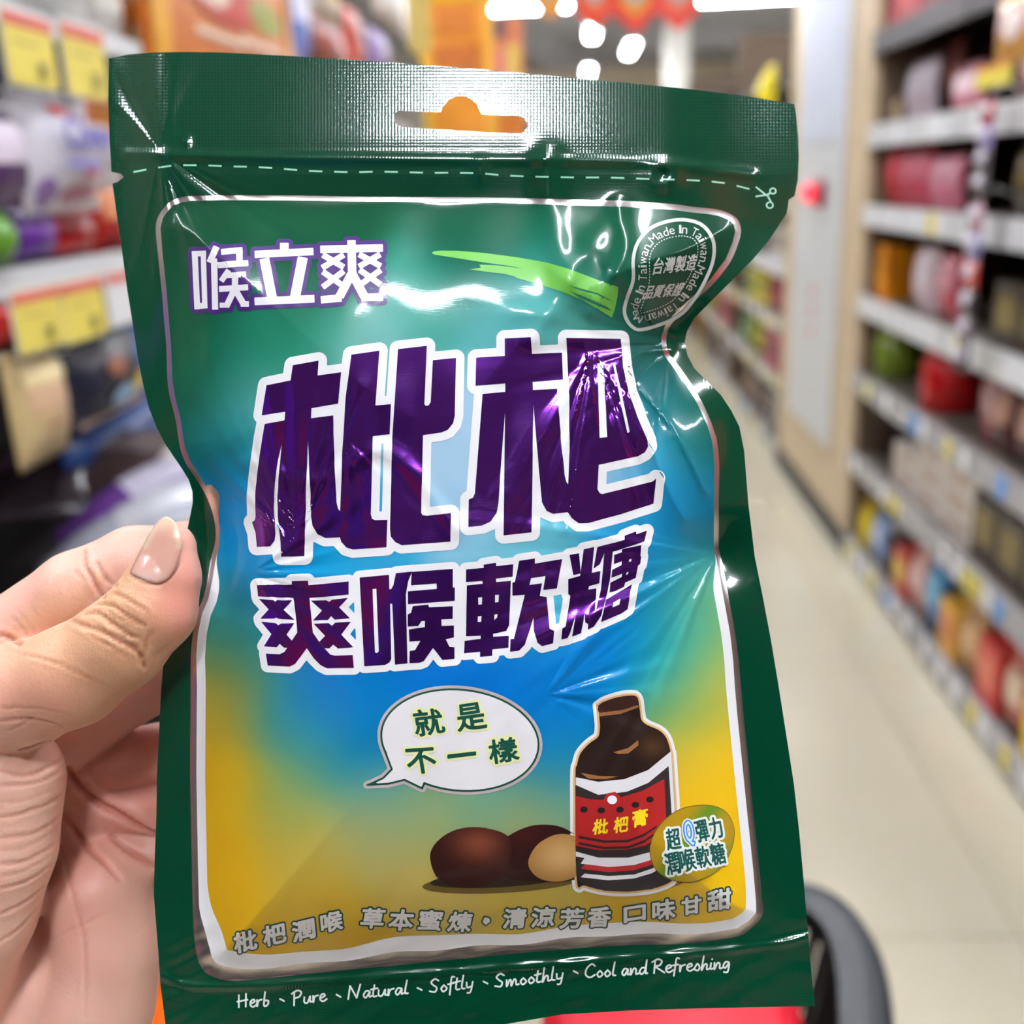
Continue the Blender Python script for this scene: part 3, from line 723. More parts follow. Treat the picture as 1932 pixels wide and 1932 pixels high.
# ------------------------------------------------------------------ shopping basket with goods, below the bag
M_bask = mat('black_basket_plastic', (28, 28, 32), rough=.38, bump=.15, bscale=300)
M_bask2 = mat('grey_basket_edge', (44, 46, 52), rough=.5)
ZB_ = .85
bk = empty('shopping_basket', (0, .45, .60)); tag(bk, 'black plastic shopping basket below the held pouch', 'basket')
def bpt(px, py, z=ZB_): p = unproj(px, py, 2, z); return (p[0] - 0, p[1] - .45, z - .60)
rim = [bpt(1200, 1640), bpt(1380, 1660), bpt(1470, 1675), bpt(1540, 1688), bpt(1590, 1722), bpt(1625, 1772), bpt(1645, 1840), bpt(1655, 1932), bpt(1665, 2060), bpt(1690, 2300)]
rim = [Vector(p) for p in smooth_line(rim, 5)]
m_ = MB(); prof = [(-.0075, .004), (.0075, .004), (.0085, 0), (.0085, -.035), (.0055, -.035), (.005, -.004), (-.0075, -.002)]
def sweep(path, prof):
    vs = []; fs = []; n = len(prof)
    for i, p in enumerate(path):
        t = (path[min(i + 1, len(path) - 1)] - path[max(i - 1, 0)]); t.z = 0; t.normalize(); o_ = Vector((-t.y, t.x, 0)) * -1
        if o_.dot(p - Vector((0, .1, 0))) < 0: o_ = -o_
        vs += [tuple(p + o_ * a + Vector((0, 0, b))) for a, b in prof]
    for i in range(len(path) - 1):
        for k in range(n): fs.append((i * n + k, i * n + (k + 1) % n, (i + 1) * n + (k + 1) % n, (i + 1) * n + k))
    return MB().add(vs, fs)
sweep(rim, [(-.004, .005), (.006, .003), (.011, -.006), (.014, -.030), (.010, -.030), (.009, -.008), (-.004, -.002)]).build('rim', M_bask2, bk, True)
sweep(rim, [(-.022, .0035), (-.004, .005), (-.004, -.012), (-.022, -.014)]).build('rim', M_bask, bk, False)
for k in range(6, len(rim) - 1, 3):
    p = rim[k]; q = p * 1.0; c_ = Vector((0, .1, 0)); d_ = (c_ - p); d_.z = 0; d_.normalize()
    MB().tube([p + d_ * .012 + Vector((0, 0, -.008)), p + d_ * .03 + Vector((0, 0, -.10)), p + d_ * .05 + Vector((0, 0, -.20))], [.0045, .004, .004], 6).build('bar', M_bask, bk, True)
for dz, dd in ((-.07, .024), (-.14, .038), (-.2, .05)):
    pth = [p + (Vector((0, .1, 0)) - p).normalized() * dd + Vector((0, 0, dz)) for p in rim]
    MB().tube(pth, .003, 6).build('bar', M_bask, bk, True)
MB().box(-.25, .12, -.28, .17, .03, .036).build('base', M_bask, bk)
o = make_pouch('red pouch with white print lying in the basket', .16, .20, .03, (206, 16, 40), None, [('white_print', .08, .36, .80, .98, (214, 206, 214), 'round'), ('white_print', .52, .8, .84, .97, (226, 190, 200), 'round'), ('navy_print', .38, .46, .78, .99, (50, 50, 100), 'rect'), ('navy_print', .62, .70, .86, .96, (50, 50, 100), 'round')], seedv=2, rough=.5)
p = unproj(1300, 2250, 2, .82); o.location = tuple(p); o.rotation_euler = (-1.25, 0, .02)
o = make_pouch('orange pouch lying in the basket beside the palm', .06, .16, .03, (240, 96, 10), None, seedv=5)
p = unproj(300, 2080, 2, .84); o.location = tuple(p); o.rotation_euler = (-1.2, 0, -.1)


# ------------------------------------------------------------------ the bag's outline, seam trim and relief (print units)
OUT = [(205, 110), (240, 103), (290, 99), (350, 98), (420, 99), (500, 103), (620, 110), (740, 118), (900, 130), (1040, 143), (1180, 156),
       (1300, 168), (1400, 180), (1499, 196), (1502, 215), (1506, 260), (1507, 300), (1505, 340), (1499, 370), (1488, 377), (1486, 392), (1484, 403), (1478, 412), (1450, 455), (1420, 490),
       (1385, 525), (1340, 570), (1310, 600), (1296, 625), (1292, 645), (1297, 670), (1310, 695), (1335, 720), (1360, 745), (1380, 775), (1395, 805), (1404, 850),
       (1408, 900), (1412, 950), (1418, 1000), (1424, 1050), (1440, 1130), (1455, 1210), (1470, 1300), (1484, 1390), (1498, 1480), (1508, 1570),
       (1518, 1680), (1526, 1780), (1533, 1860), (1538, 1898), (1440, 1900), (1300, 1903), (1200, 1906), (1060, 1914), (956, 1932), (800, 1950),
       (600, 1965), (322, 1985), (312, 1932), (303, 1860), (299, 1800), (290, 1689), (292, 1615), (295, 1540), (296, 1464), (304, 1300), (308, 1253),
       (315, 1200), (325, 1130), (340, 1060), (351, 1010), (359, 972), (363.6, 948), (363, 927), (356, 905), (343, 884), (326, 859), (310, 835), (294, 803), (281, 770),
       (269, 722), (259, 668), (251, 615), (240, 547), (231, 480), (228, 457), (218, 390), (212, 346), (222, 343), (233, 334), (228, 328), (210, 324), (207, 268), (204, 188)]
HOLE = crop([(232, 840), (240, 800), (265, 775), (440, 783), (565, 787), (580, 745), (620, 700), (670, 675), (715, 672), (770, 690), (815, 730), (835, 780),
             (850, 803), (1110, 815), (1145, 825), (1170, 865), (1165, 900), (1130, 935), (940, 930), (600, 908), (300, 893), (255, 875)], 680, 0, 3.715)
TRIM = [(294, 430), (299, 408), (309, 393), (322, 380), (340, 373), (360, 370), (430, 369), (560, 369), (680, 371), (949, 373), (1084, 377), (1175, 379), (1270, 385),
        (1306, 390), (1337, 393), (1361, 397), (1382, 406), (1394, 418), (1398, 437), (1392, 461), (1378, 494), (1349, 532), (1320, 560), (1290, 587), (1276, 601),
        (1263, 618), (1257, 637), (1258, 655), (1264, 670), (1279, 689), (1303, 723), (1324, 758), (1341, 795), (1348, 816), (1353, 834), (1357, 880),
        (1356, 940), (1356, 999), (1356, 1035), (1362, 1059), (1368, 1090), (1375, 1130), (1386, 1190), (1394, 1249), (1402, 1340), (1412, 1440),
        (1422, 1540), (1425, 1566), (1433, 1643), (1438, 1700), (1439, 1726), (1422, 1747), (1396, 1765), (1345, 1774), (1285, 1781), (1189, 1783),
        (1060, 1791), (900, 1806), (760, 1820), (640, 1831), (528, 1843), (454, 1850), (419, 1848), (392, 1838), (376, 1817), (368, 1780), (364, 1725), (362, 1627),
        (359, 1464), (360, 1300), (360, 1240), (365, 1190), (373, 1153), (384, 1128), (392, 1091), (397, 1059), (405, 1029), (407, 999), (400, 964), (386, 930),
        (361, 890), (351, 875), (340, 845), (332, 793), (321, 750), (316, 715), (314, 655), (309, 595), (305, 545), (298, 480)]

rng = np.random.RandomState(5)
def sstep(a, b, x): t = np.clip((x - a) / (b - a), 0, 1); return t * t * (3 - 2 * t)
def fan(P, cx, cy, R, amp, k, a0, a1, seed, soft=0.25):
    """radiating creases from a pinch point; angles in degrees, y down"""
    dx, dy = P[:, 0] - cx, P[:, 1] - cy; r = np.hypot(dx, dy); th = np.arctan2(dy, dx)
    mid = math.radians((a0 + a1) / 2); half = math.radians(abs(a1 - a0) / 2)
    dt = np.angle(np.exp(1j * (th - mid)))
    win = 1 - sstep(half * (1 - soft), half, np.abs(dt))
    rs = np.random.RandomState(seed); h = np.zeros(len(P))
    for j in range(5):
        kk = k * (0.6 + 0.5 * j); h += (1 - np.sqrt(.04 + .96 * np.sin(kk * dt * .5 + rs.rand() * 6 + .25 * np.sin(3 * dt + r / 90)) ** 2)) ** 1.2 / (1 + j * .8) * (1 if j % 2 == 0 else -1)
    return amp * h * win * (r / R) * np.exp(1 - r / R)
def crease(P, pts, w, amp, sharp=True):
    q = smooth_line(pts, 5); d = segdist(P, q, closed=False)
    return amp * (np.exp(-d / w) if sharp else np.exp(-(d / w) ** 2))
def waves(P, lam, ang, amp, seed, n=4):
    rs = np.random.RandomState(seed); h = 0
    for j in range(n):
        a = math.radians(ang + rs.uniform(-25, 25)); l = lam * rs.uniform(.7, 1.5)
        h = h + np.sin((P[:, 0] * math.cos(a) + P[:, 1] * math.sin(a)) * 2 * math.pi / l + rs.rand() * 6 + 1.1 * np.sin(P[:, 1] / (lam * 1.7) + rs.rand() * 6))
    return amp * h / n

def relief(P):
    """height towards the viewer in mm over the bag's print units"""
    x, y = P[:, 0], P[:, 1]
    s = np.maximum(-sdf(P, TRIM), 0)
    b = 10.5 * s ** 2 / (s ** 2 + 88.0 ** 2) * (0.86 + 0.14 * sstep(380, 1500, y))
    up = b
    # header: gently arched, right corner turned away
    up += 1.5 * np.sin((x - 200) / 1300 * math.pi) * (1 - sstep(250, 420, y))
    up -= 9.0 * sstep(1250, 1620, x) * (1 - sstep(420, 700, y))
    up -= 5.0 * sstep(330, 200, x) * (1 - sstep(300, 900, y))
    up -= np.maximum(330 - y, 0) * .1 * .072
    # pinched waist on the right, hollow running inwards
    up -= 5.0 * np.exp(-(((x - 1275) / 110) ** 2 + ((y - 645) / 75) ** 2))
    up += 2.2 * np.exp(-(((x - 1180) / 120) ** 2 + ((y - 480) / 90) ** 2))
    up += 2.5 * np.exp(-(((x - 1300) / 70) ** 2 + ((y - 850) / 130) ** 2))
    up -= 3.0 * np.exp(-(((x - 1345) / 70) ** 2 + ((y - 1045) / 60) ** 2))
    up -= 4.0 * np.exp(-(((x - 400) / 60) ** 2 + ((y - 1030) / 110) ** 2))
    ins = sstep(0, 40, s)
    up += ins * fan(P, 1262, 650, 90, .40, 14, 120, 250, 1)
    up += ins * fan(P, 1118, 650, 150, .38, 22, 40, 130, 2)
    up += ins * fan(P, 1262, 655, 130, .6, 8, 45, 110, 12)
    up += ins * fan(P, 560, 1035, 110, .40, 22, -150, -60, 3)
    up += ins * fan(P, 470, 1080, 70, .35, 14, -60, 60, 4)
    up += fan(P, 300, 285, 130, .45, 16, 20, 110, 5) * .8
    up += fan(P, 300, 285, 90, .25, 10, -140, -60, 6)
    up += ins * fan(P, 1352, 1045, 200, .65, 16, 105, 200, 7)
    up += ins * fan(P, 1030, 1312, 90, .45, 12, -80, 40, 8)
    up += ins * fan(P, 655, 830, 60, .25, 10, 20, 110, 9)
    up += ins * waves(P, 60, 10, .10, 21) * sstep(520, 330, x) * (1 - sstep(700, 1000, y))
    up += ins * waves(P, 260, 30, .45, 22) + ins * waves(P, 150, 5, .22, 29)
    up += ins * waves(P, 75, 15, .18, 23) * sstep(1500, 1760, y)
    up += sstep(-30, 10, s) * waves(P, 45, 75, .22, 24) * sstep(1690, 1790, y)
    up += crease(P, [(1100, 640), (1110, 720), (1090, 860), (1070, 1000)], 14, .5)
    up += crease(P, [(1180, 660), (1200, 760), (1250, 900), (1290, 980)], 12, .7)
    up += crease(P, [(1258, 660), (1195, 672), (1195, 720), (1270, 810), (1330, 930)], 7, .9)
    up += crease(P, [(1010, 640), (1100, 480), (1170, 400)], 20, .55, False)
    up += crease(P, [(1165, 390), (1180, 470), (1150, 540), (1120, 590)], 16, .8, False)
    up += crease(P, [(1030, 300), (1040, 400), (1060, 500), (1110, 560)], 26, .9, False)
    up += crease(P, [(470, 870), (600, 910), (730, 850), (860, 1000)], 16, .35, False)
    # heat-seal lines of the header and foot
    up += crease(P, [(240, 290), (500, 296), (800, 300), (1200, 305), (1420, 330)], 10, .35, False)
    up += crease(P, [(305, 1842), (420, 1862), (900, 1830), (1400, 1790), (1530, 1765)], 8, .4, False)
    # small dents with their own highlight
    for cx, cy, rx, ry, a in [(1252, 332, 34, 30, .9), (1010, 592, 60, 22, .5), (395, 660, 14, 45, .5), (1160, 1675, 50, 20, .5), (352, 268, 8, 12, .3), (905, 320, 14, 22, .25)]:
        up += a * np.exp(-(((x - cx) / rx) ** 2 + ((y - cy) / ry) ** 2))
    for cx, cy, rx, ry, a in [(1250, 330, 14, 12, .8)]:
        up -= a * np.exp(-(((x - cx) / rx) ** 2 + ((y - cy) / ry) ** 2))
    return up

H0 = 2.0; GX0, GY0, GX1, GY1 = 180, 76, 1564, 2010
_xs = np.arange(GX0, GX1, H0); _ys = np.arange(GY0, GY1, H0)
_X, _Y = np.meshgrid(_xs, _ys)
_P = np.stack([_X.ravel(), _Y.ravel()], 1)
_up = relief(_P).reshape(_X.shape)
# soften single-sample noise of the relief
_up[1:-1, 1:-1] = (_up[1:-1, 1:-1] * 4 + _up[:-2, 1:-1] + _up[2:, 1:-1] + _up[1:-1, :-2] + _up[1:-1, 2:]) / 8
ZB = 0.2045 + 0.035e-3 * (966 - _Y) * 0.10 - _up * 1e-3       # forward distance in metres, top leaning back
def bil(A, P):
    u = np.clip((P[:, 0] - GX0) / H0, 0, A.shape[1] - 1.001); v = np.clip((P[:, 1] - GY0) / H0, 0, A.shape[0] - 1.001)
    i = v.astype(int); j = u.astype(int); fu = (u - j); fv = (v - i)
    if A.ndim == 3: fu = fu[:, None]; fv = fv[:, None]
    return A[i, j] * (1 - fu) * (1 - fv) + A[i, j + 1] * fu * (1 - fv) + A[i + 1, j] * (1 - fu) * fv + A[i + 1, j + 1] * fu * fv
def to3(P, z):
    c = np.stack([(P[:, 0] - 966) / F * z, (966 - P[:, 1]) / F * z, z], 1)
    return CAM + c @ M.T
_p3 = to3(_P, ZB.ravel()).reshape(_X.shape + (3,))
_dx = np.gradient(_p3, axis=1); _dy = np.gradient(_p3, axis=0)
NB = np.cross(_dx, _dy); NB /= np.linalg.norm(NB, axis=2, keepdims=True)
_tc = CAM - _p3
NB = np.where((NB * _tc).sum(2, keepdims=True) < 0, -NB, NB)
LAYER = 0.00004

def film(name, polys, layer, material, parent, color=None, holes=(), g=6.0, eo=False, back=False, label=None, bound=8.0):
    """a printed piece lying in the bag's face: real mesh following the relief"""
    verts = []; edges = []
    loops = [np.asarray(p, float) for p in list(polys) + list(holes)]
    for L in loops:
        n = len(L); dense = []
        for i in range(n):
            a, b = L[i], L[(i + 1) % n]; k = max(1, int(np.hypot(*(b - a)) / bound))
            for t in range(k): dense.append(a + (b - a) * t / k)
        s0 = len(verts); verts += dense; edges += [(s0 + i, s0 + (i + 1) % len(dense)) for i in range(len(dense))]
    A = np.vstack(loops); lo, hi = A.min(0), A.max(0)
    xs = np.arange(lo[0] + g / 2, hi[0], g); ys = np.arange(lo[1] + g / 2, hi[1], g * .866)
    if len(xs) and len(ys):
        X, Y = np.meshgrid(xs, ys); X = X + (np.arange(len(ys)) % 2)[:, None] * g / 2
        G = np.stack([X.ravel(), Y.ravel()], 1)
    else: G = np.zeros((0, 2))
    def isin(P):
        if eo: r = evenodd(P, polys)
        else:
            r = np.zeros(len(P), bool)
            for q in polys: r |= inside(P, q)
        for q in holes: r &= ~inside(P, q)
        return r
    if len(G):
        G = G[isin(G)]
        if len(G):
            from mathutils.kdtree import KDTree
            kd = KDTree(len(verts))
            for i, p in enumerate(verts): kd.insert((p[0], p[1], 0), i)
            kd.balance()
            G = G[[kd.find((p[0], p[1], 0))[2] > g * .45 for p in G]] if len(G) < 60000 else G
    vs = [Vector((float(p[0]), float(p[1]))) for p in verts] + [Vector((float(p[0]), float(p[1]))) for p in G]
    r = delaunay_2d_cdt(vs, edges, [], 0, 1e-4)
    P = np.array([(v.x, v.y) for v in r[0]]); T = np.array([f for f in r[2]])
    cen = P[T].mean(1); T = T[isin(cen)]
    used = np.unique(T); rem = -np.ones(len(P), int); rem[used] = np.arange(len(used)); P = P[used]; T = rem[T]
    z = bil(ZB, P); N = bil(NB, P); N /= np.linalg.norm(N, axis=1, keepdims=True)
    V = to3(P, z)
    if back:
        s = np.maximum(-sdf(P, TRIM), 0)
        V = to3(P, z + .0004 + .020 * s ** 2 / (s ** 2 + 120. ** 2))
    else: V = V + N * (LAYER * layer)
    me = bpy.data.meshes.new(name)
    # camera-facing winding
    a, b, c = V[T[:, 0]], V[T[:, 1]], V[T[:, 2]]
    nn = np.cross(b - a, c - a); flip = (nn * (CAM - a)).sum(1) < 0
    if back: flip = ~flip
    T[flip] = T[flip][:, [0, 2, 1]]
    org = BAG_O
    me.vertices.add(len(V)); me.vertices.foreach_set('co', (V - org).ravel().astype(np.float32))
    me.loops.add(len(T) * 3); me.loops.foreach_set('vertex_index', T.ravel().astype(np.int32))
    me.polygons.add(len(T)); me.polygons.foreach_set('loop_start', np.arange(0, len(T) * 3, 3, dtype=np.int32))
    me.update(calc_edges=True)
    me.polygons.foreach_set('use_smooth', [True] * len(T))
    uv = me.uv_layers.new(name='print'); uv.data.foreach_set('uv', (P[T.ravel()] / 1000.0).ravel().astype(np.float32))
    if color is not None:
        ca = me.color_attributes.new('ink', 'FLOAT_COLOR', 'POINT')
        C = np.ones((len(P), 4), np.float32); C[:, :3] = lin(color(P)); ca.data.foreach_set('color', C.ravel())
    me.materials.append(material)
    if not back: me.normals_split_custom_set_from_vertices(N.tolist())
    o = bpy.data.objects.new(name, me); col.objects.link(o); o.parent = parent
    if label: o['label'] = label
    return o

BAG_O = to3(np.array([[920.0, 1000.0]]), np.array([0.2]))[0]
bag = empty('candy_pouch', BAG_O)
tag(bag, 'green foil candy pouch with big purple Chinese title, held up in the hand', 'pouch')

def film_mat(name, color=None, attr=None, rough=.32, metal=0.0, coat=.5, emboss=None, coat_rough=.06, spec=.5, em_str=.35, sheen=0.0):
    m = bpy.data.materials.new(name); m.use_nodes = True; nt = m.node_tree; b = nt.nodes['Principled BSDF']
    if attr:
        a = nt.nodes.new('ShaderNodeVertexColor'); a.layer_name = attr; nt.links.new(a.outputs['Color'], b.inputs['Base Color'])
    else: b.inputs['Base Color'].default_value = tuple(lin(color)) + (1,)
    b.inputs['Roughness'].default_value = rough; b.inputs['Metallic'].default_value = metal
    b.inputs['Coat Weight'].default_value = coat; b.inputs['Coat Roughness'].default_value = coat_rough
    b.inputs['Specular IOR Level'].default_value = spec
    uv = nt.nodes.new('ShaderNodeUVMap'); uv.uv_map = 'print'
    n = nt.nodes.new('ShaderNodeTexNoise'); n.inputs['Scale'].default_value = 260; n.inputs['Detail'].default_value = 2
    mp = nt.nodes.new('ShaderNodeMapping'); mp.inputs['Scale'].default_value = (.25, 1.6, 1)
    nt.links.new(uv.outputs[0], mp.inputs[0]); nt.links.new(mp.outputs[0], n.inputs['Vector'])
    bp = nt.nodes.new('ShaderNodeBump'); bp.inputs['Strength'].default_value = .10; bp.inputs['Distance'].default_value = .00006
    nt.links.new(n.outputs['Fac'], bp.inputs['Height']); last = bp
    if emboss:
        # woven heat-seal emboss, only where the seal zones are (mask from the print coordinates)
        w1 = nt.nodes.new('ShaderNodeTexWave'); w1.bands_direction = 'X'; w1.inputs['Scale'].default_value = 52; w1.inputs['Distortion'].default_value = 1.5; w1.inputs['Detail Scale'].default_value = 6
        w2 = nt.nodes.new('ShaderNodeTexWave'); w2.bands_direction = 'Y'; w2.inputs['Scale'].default_value = 52; w2.inputs['Distortion'].default_value = 1.5; w2.inputs['Detail Scale'].default_value = 6
        nt.links.new(uv.outputs[0], w1.inputs['Vector']); nt.links.new(uv.outputs[0], w2.inputs['Vector'])
        ad = nt.nodes.new('ShaderNodeMath'); ad.operation = 'ADD'; nt.links.new(w1.outputs['Fac'], ad.inputs[0]); nt.links.new(w2.outputs['Fac'], ad.inputs[1])
        a = nt.nodes.new('ShaderNodeAttribute'); a.attribute_name = 'seal'
        mu = nt.nodes.new('ShaderNodeMath'); mu.operation = 'MULTIPLY'; nt.links.new(ad.outputs[0], mu.inputs[0]); nt.links.new(a.outputs['Fac'], mu.inputs[1])
        b2 = nt.nodes.new('ShaderNodeBump'); b2.inputs['Strength'].default_value = em_str; b2.inputs['Distance'].default_value = .00008
        nt.links.new(mu.outputs[0], b2.inputs['Height']); nt.links.new(bp.outputs[0], b2.inputs['Normal']); last = b2
    nt.links.new(last.outputs[0], b.inputs['Normal']); nt.links.new(last.outputs[0], b.inputs['Coat Normal'])
    return m

M_green = film_mat('green_seal_film', (0, 64, 40), rough=.19, emboss=True, metal=.0, coat=.9, spec=.26, em_str=.09)
M_panel = film_mat('gradient_print_film', attr='ink', rough=.30, metal=.0, spec=.18, coat=.35)
M_foil = film_mat('bare_silver_foil', (222, 212, 210), rough=.27, metal=1, coat=0)
M_purple = film_mat('purple_metallic_ink', (104, 40, 150), rough=.15, metal=.85, coat=.3)
for _n in [M_purple.node_tree.nodes['Principled BSDF']]:
    _n.inputs['Thin Film Thickness'].default_value = 330; _n.inputs['Thin Film IOR'].default_value = 1.6
M_white = film_mat('white_ink', (236, 236, 236), rough=.4, coat=.35)
M_silverback = film_mat('matt_inner_foil', (150, 150, 150), rough=.4, metal=.8, coat=0)
M_ink = film_mat('printed_ink', attr='ink', rough=.35, coat=.5)
_inks = {}
def ink(c):
    k = tuple(c)
    if k not in _inks: _inks[k] = film_mat('ink_%d_%d_%d' % k, c, rough=.38, coat=.45)
    return _inks[k]

front = film('front_film', [OUT], 0, M_green, bag, holes=[HOLE], g=4.5, bound=5)
P_ = np.zeros(len(front.data.vertices))
co = np.empty(len(front.data.vertices) * 3); front.data.vertices.foreach_get('co', co)
w = co.reshape(-1, 3) + BAG_O - CAM; c = w @ M; pp = np.stack([966 + c[:, 0] / c[:, 2] * F, 966 - c[:, 1] / c[:, 2] * F], 1)
seal = np.clip((300 - pp[:, 1]) / 8, 0, 1) + np.clip((pp[:, 1] - 1850) / 8, 0, 1) + np.clip((sdf(pp, TRIM) - 18) / 8, 0, 1) * .6 * ((pp[:, 1] < 900) | (pp[:, 1] > 1750))
fa = front.data.attributes.new('seal', 'FLOAT', 'POINT'); fa.data.foreach_set('value', np.clip(seal, 0, 1).astype(np.float32))
back = film('back_film', [OUT], 0, M_silverback, bag, holes=[HOLE], g=12, back=True)
back['label'] = 'plain silver back of the pouch'

# ---- panel contours
def panel_contour(wfun, h=3.0, tol=.12):
    xs = np.arange(280, 1460, h); ys = np.arange(355, 1870, h); X, Y = np.meshgrid(xs, ys); P = np.stack([X.ravel(), Y.ravel()], 1)
    f = sdf(P, TRIM) + wfun(P)
    c = contours(f.reshape(X.shape), xs[0], ys[0], h, tol); return [max(c, key=len)]
TRIMS = smooth_line(TRIM, 3, True)
film('foil_trim', [TRIMS], 1, M_foil, bag, g=5, bound=4, label='shiny silver foil line around the printed panel')
wi = lambda P: 9.5 + 2 * sstep(900, 1100, P[:, 0]) * sstep(600, 400, P[:, 1]) + (9 + 5 * np.sin(P[:, 0] / 37.) * np.sin(P[:, 0] / 91.)) * sstep(1700, 1790, P[:, 1]) * (1 - sstep(1300, 1400, P[:, 0]) * .5) + 2.5 * sstep(1200, 1300, P[:, 1])
wb = lambda P: wi(P) + 17 * sstep(1040, 1120, P[:, 1]) + (10 + 5 * np.sin(P[:, 0] / 60. + 1)) * sstep(1660, 1770, P[:, 1])
white = film('white_border', panel_contour(wi), 2, M_white, bag, g=5, bound=5)

film('seal_fold', [[(386, 921), (392, 914), (400, 914), (411, 925), (416, 936), (414, 992), (408, 975), (400, 955)]], 6, M_foil, bag, g=4, label='small folded flap of bare foil at the pinched edge')
CT = [  # printed gradient of the artwork plus painted-in dark of the waist folds: x, y, sRGB
    (330, 420, 0, 84, 52), (600, 420, 0, 92, 58), (900, 420, 0, 100, 70), (1200, 420, 0, 96, 66), (1380, 430, 0, 80, 52),
    (330, 560, 0, 80, 50), (600, 540, 0, 98, 64), (900, 520, 0, 116, 90), (1150, 520, 0, 104, 74), (1300, 540, 0, 70, 46),
    (340, 700, 0, 84, 54), (430, 700, 0, 100, 66), (520, 640, 30, 132, 100), (640, 600, 60, 158, 130), (800, 590, 50, 160, 140), (950, 590, 40, 160, 150), (1100, 600, 90, 170, 160),
    (1230, 640, 8, 62, 48), (1270, 690, 0, 78, 64), (1190, 600, 20, 100, 80), (360, 820, 0, 80, 60), (430, 830, 10, 130, 140), (470, 760, 120, 190, 190), (700, 640, 140, 196, 196), (950, 610, 130, 196, 206),
    (430, 930, 0, 132, 196), (480, 1000, 0, 140, 206), (880, 800, 166, 204, 228), (880, 940, 166, 204, 228), (1160, 900, 160, 200, 226),
    (1225, 710, 0, 104, 110), (1270, 770, 0, 120, 160), (1262, 850, 60, 176, 230), (1310, 770, 0, 76, 30), (1325, 810, 0, 76, 34), (1345, 860, 0, 90, 84), (1300, 930, 0, 136, 206), (1340, 960, 0, 120, 140),
    (700, 1050, 40, 160, 205), (900, 1040, 130, 195, 218), (1000, 1040, 100, 190, 205), (1200, 1010, 10, 140, 190), (480, 1090, 0, 120, 180), (560, 1050, 0, 150, 205),
    (1250, 1050, 0, 128, 196), (1320, 1040, 20, 110, 130), (400, 1130, 40, 128, 130), (395, 1200, 90, 150, 90), (430, 1180, 0, 110, 140), (400, 1280, 190, 170, 60),
    (1000, 1140, 80, 186, 210), (1250, 1130, 0, 120, 180), (1310, 1100, 60, 160, 130), (1340, 1130, 190, 190, 80), (1290, 1180, 20, 165, 175),
    (460, 1240, 40, 130, 130), (600, 1280, 0, 118, 196), (850, 1290, 0, 112, 196), (1000, 1290, 0, 116, 204), (1150, 1220, 0, 120, 200), (1250, 1250, 0, 156, 190),
    (1330, 1220, 130, 190, 110), (1370, 1280, 225, 185, 50), (1100, 1300, 0, 130, 200), (1270, 1330, 110, 180, 120), (1330, 1330, 170, 180, 80),
    (420, 1330, 215, 170, 30), (520, 1330, 40, 138, 150), (650, 1340, 0, 122, 190), (1040, 1380, 0, 120, 185), (1060, 1460, 40, 140, 165), (1300, 1430, 232, 190, 50), (1380, 1420, 244, 190, 10),
    (420, 1480, 226, 176, 16), (700, 1400, 0, 118, 180), (720, 1500, 110, 166, 140), (900, 1500, 80, 160, 150), (1060, 1540, 120, 165, 130), (600, 1420, 60, 150, 140), (540, 1500, 150, 168, 90),
    (420, 1620, 224, 172, 16), (560, 1600, 190, 168, 70), (700, 1580, 180, 172, 100), (850, 1540, 170, 172, 100), (1000, 1560, 176, 172, 100), (1300, 1560, 240, 190, 20),
    (400, 1780, 216, 168, 20), (600, 1720, 205, 168, 50), (800, 1700, 200, 176, 90), (1000, 1720, 200, 172, 70), (1250, 1710, 210, 174, 50), (1400, 1640, 246, 196, 10),
    (700, 1820, 204, 160, 30), (1200, 1770, 212, 168, 40), (1400, 1740, 240, 190, 20), (500, 1840, 206, 164, 26)]
CTa = np.array(CT, float); CTa[CTa[:, 1] < 560, 2:] *= np.array([.4, .82, .78])
def grad(P):
    out = np.empty((len(P), 3))
    for c0 in range(0, len(P), 20000):
        p = P[c0:c0 + 20000]
        d2 = (p[:, None, 0] - CTa[:, 0]) ** 2 + (p[:, None, 1] - CTa[:, 1]) ** 2
        wgt = np.exp(-d2 / (2 * 56. ** 2)) + 3e-3 * np.exp(-d2 / (2 * 130. ** 2)) + 1e-9
        out[c0:c0 + 20000] = (wgt @ CTa[:, 2:]) / wgt.sum(1, keepdims=True)
    # pale halo behind the title
    return out * .96
film('printed_panel', panel_contour(wb), 3, M_panel, bag, color=grad, g=5, bound=5, label='artwork panel shading from green over blue to yellow')

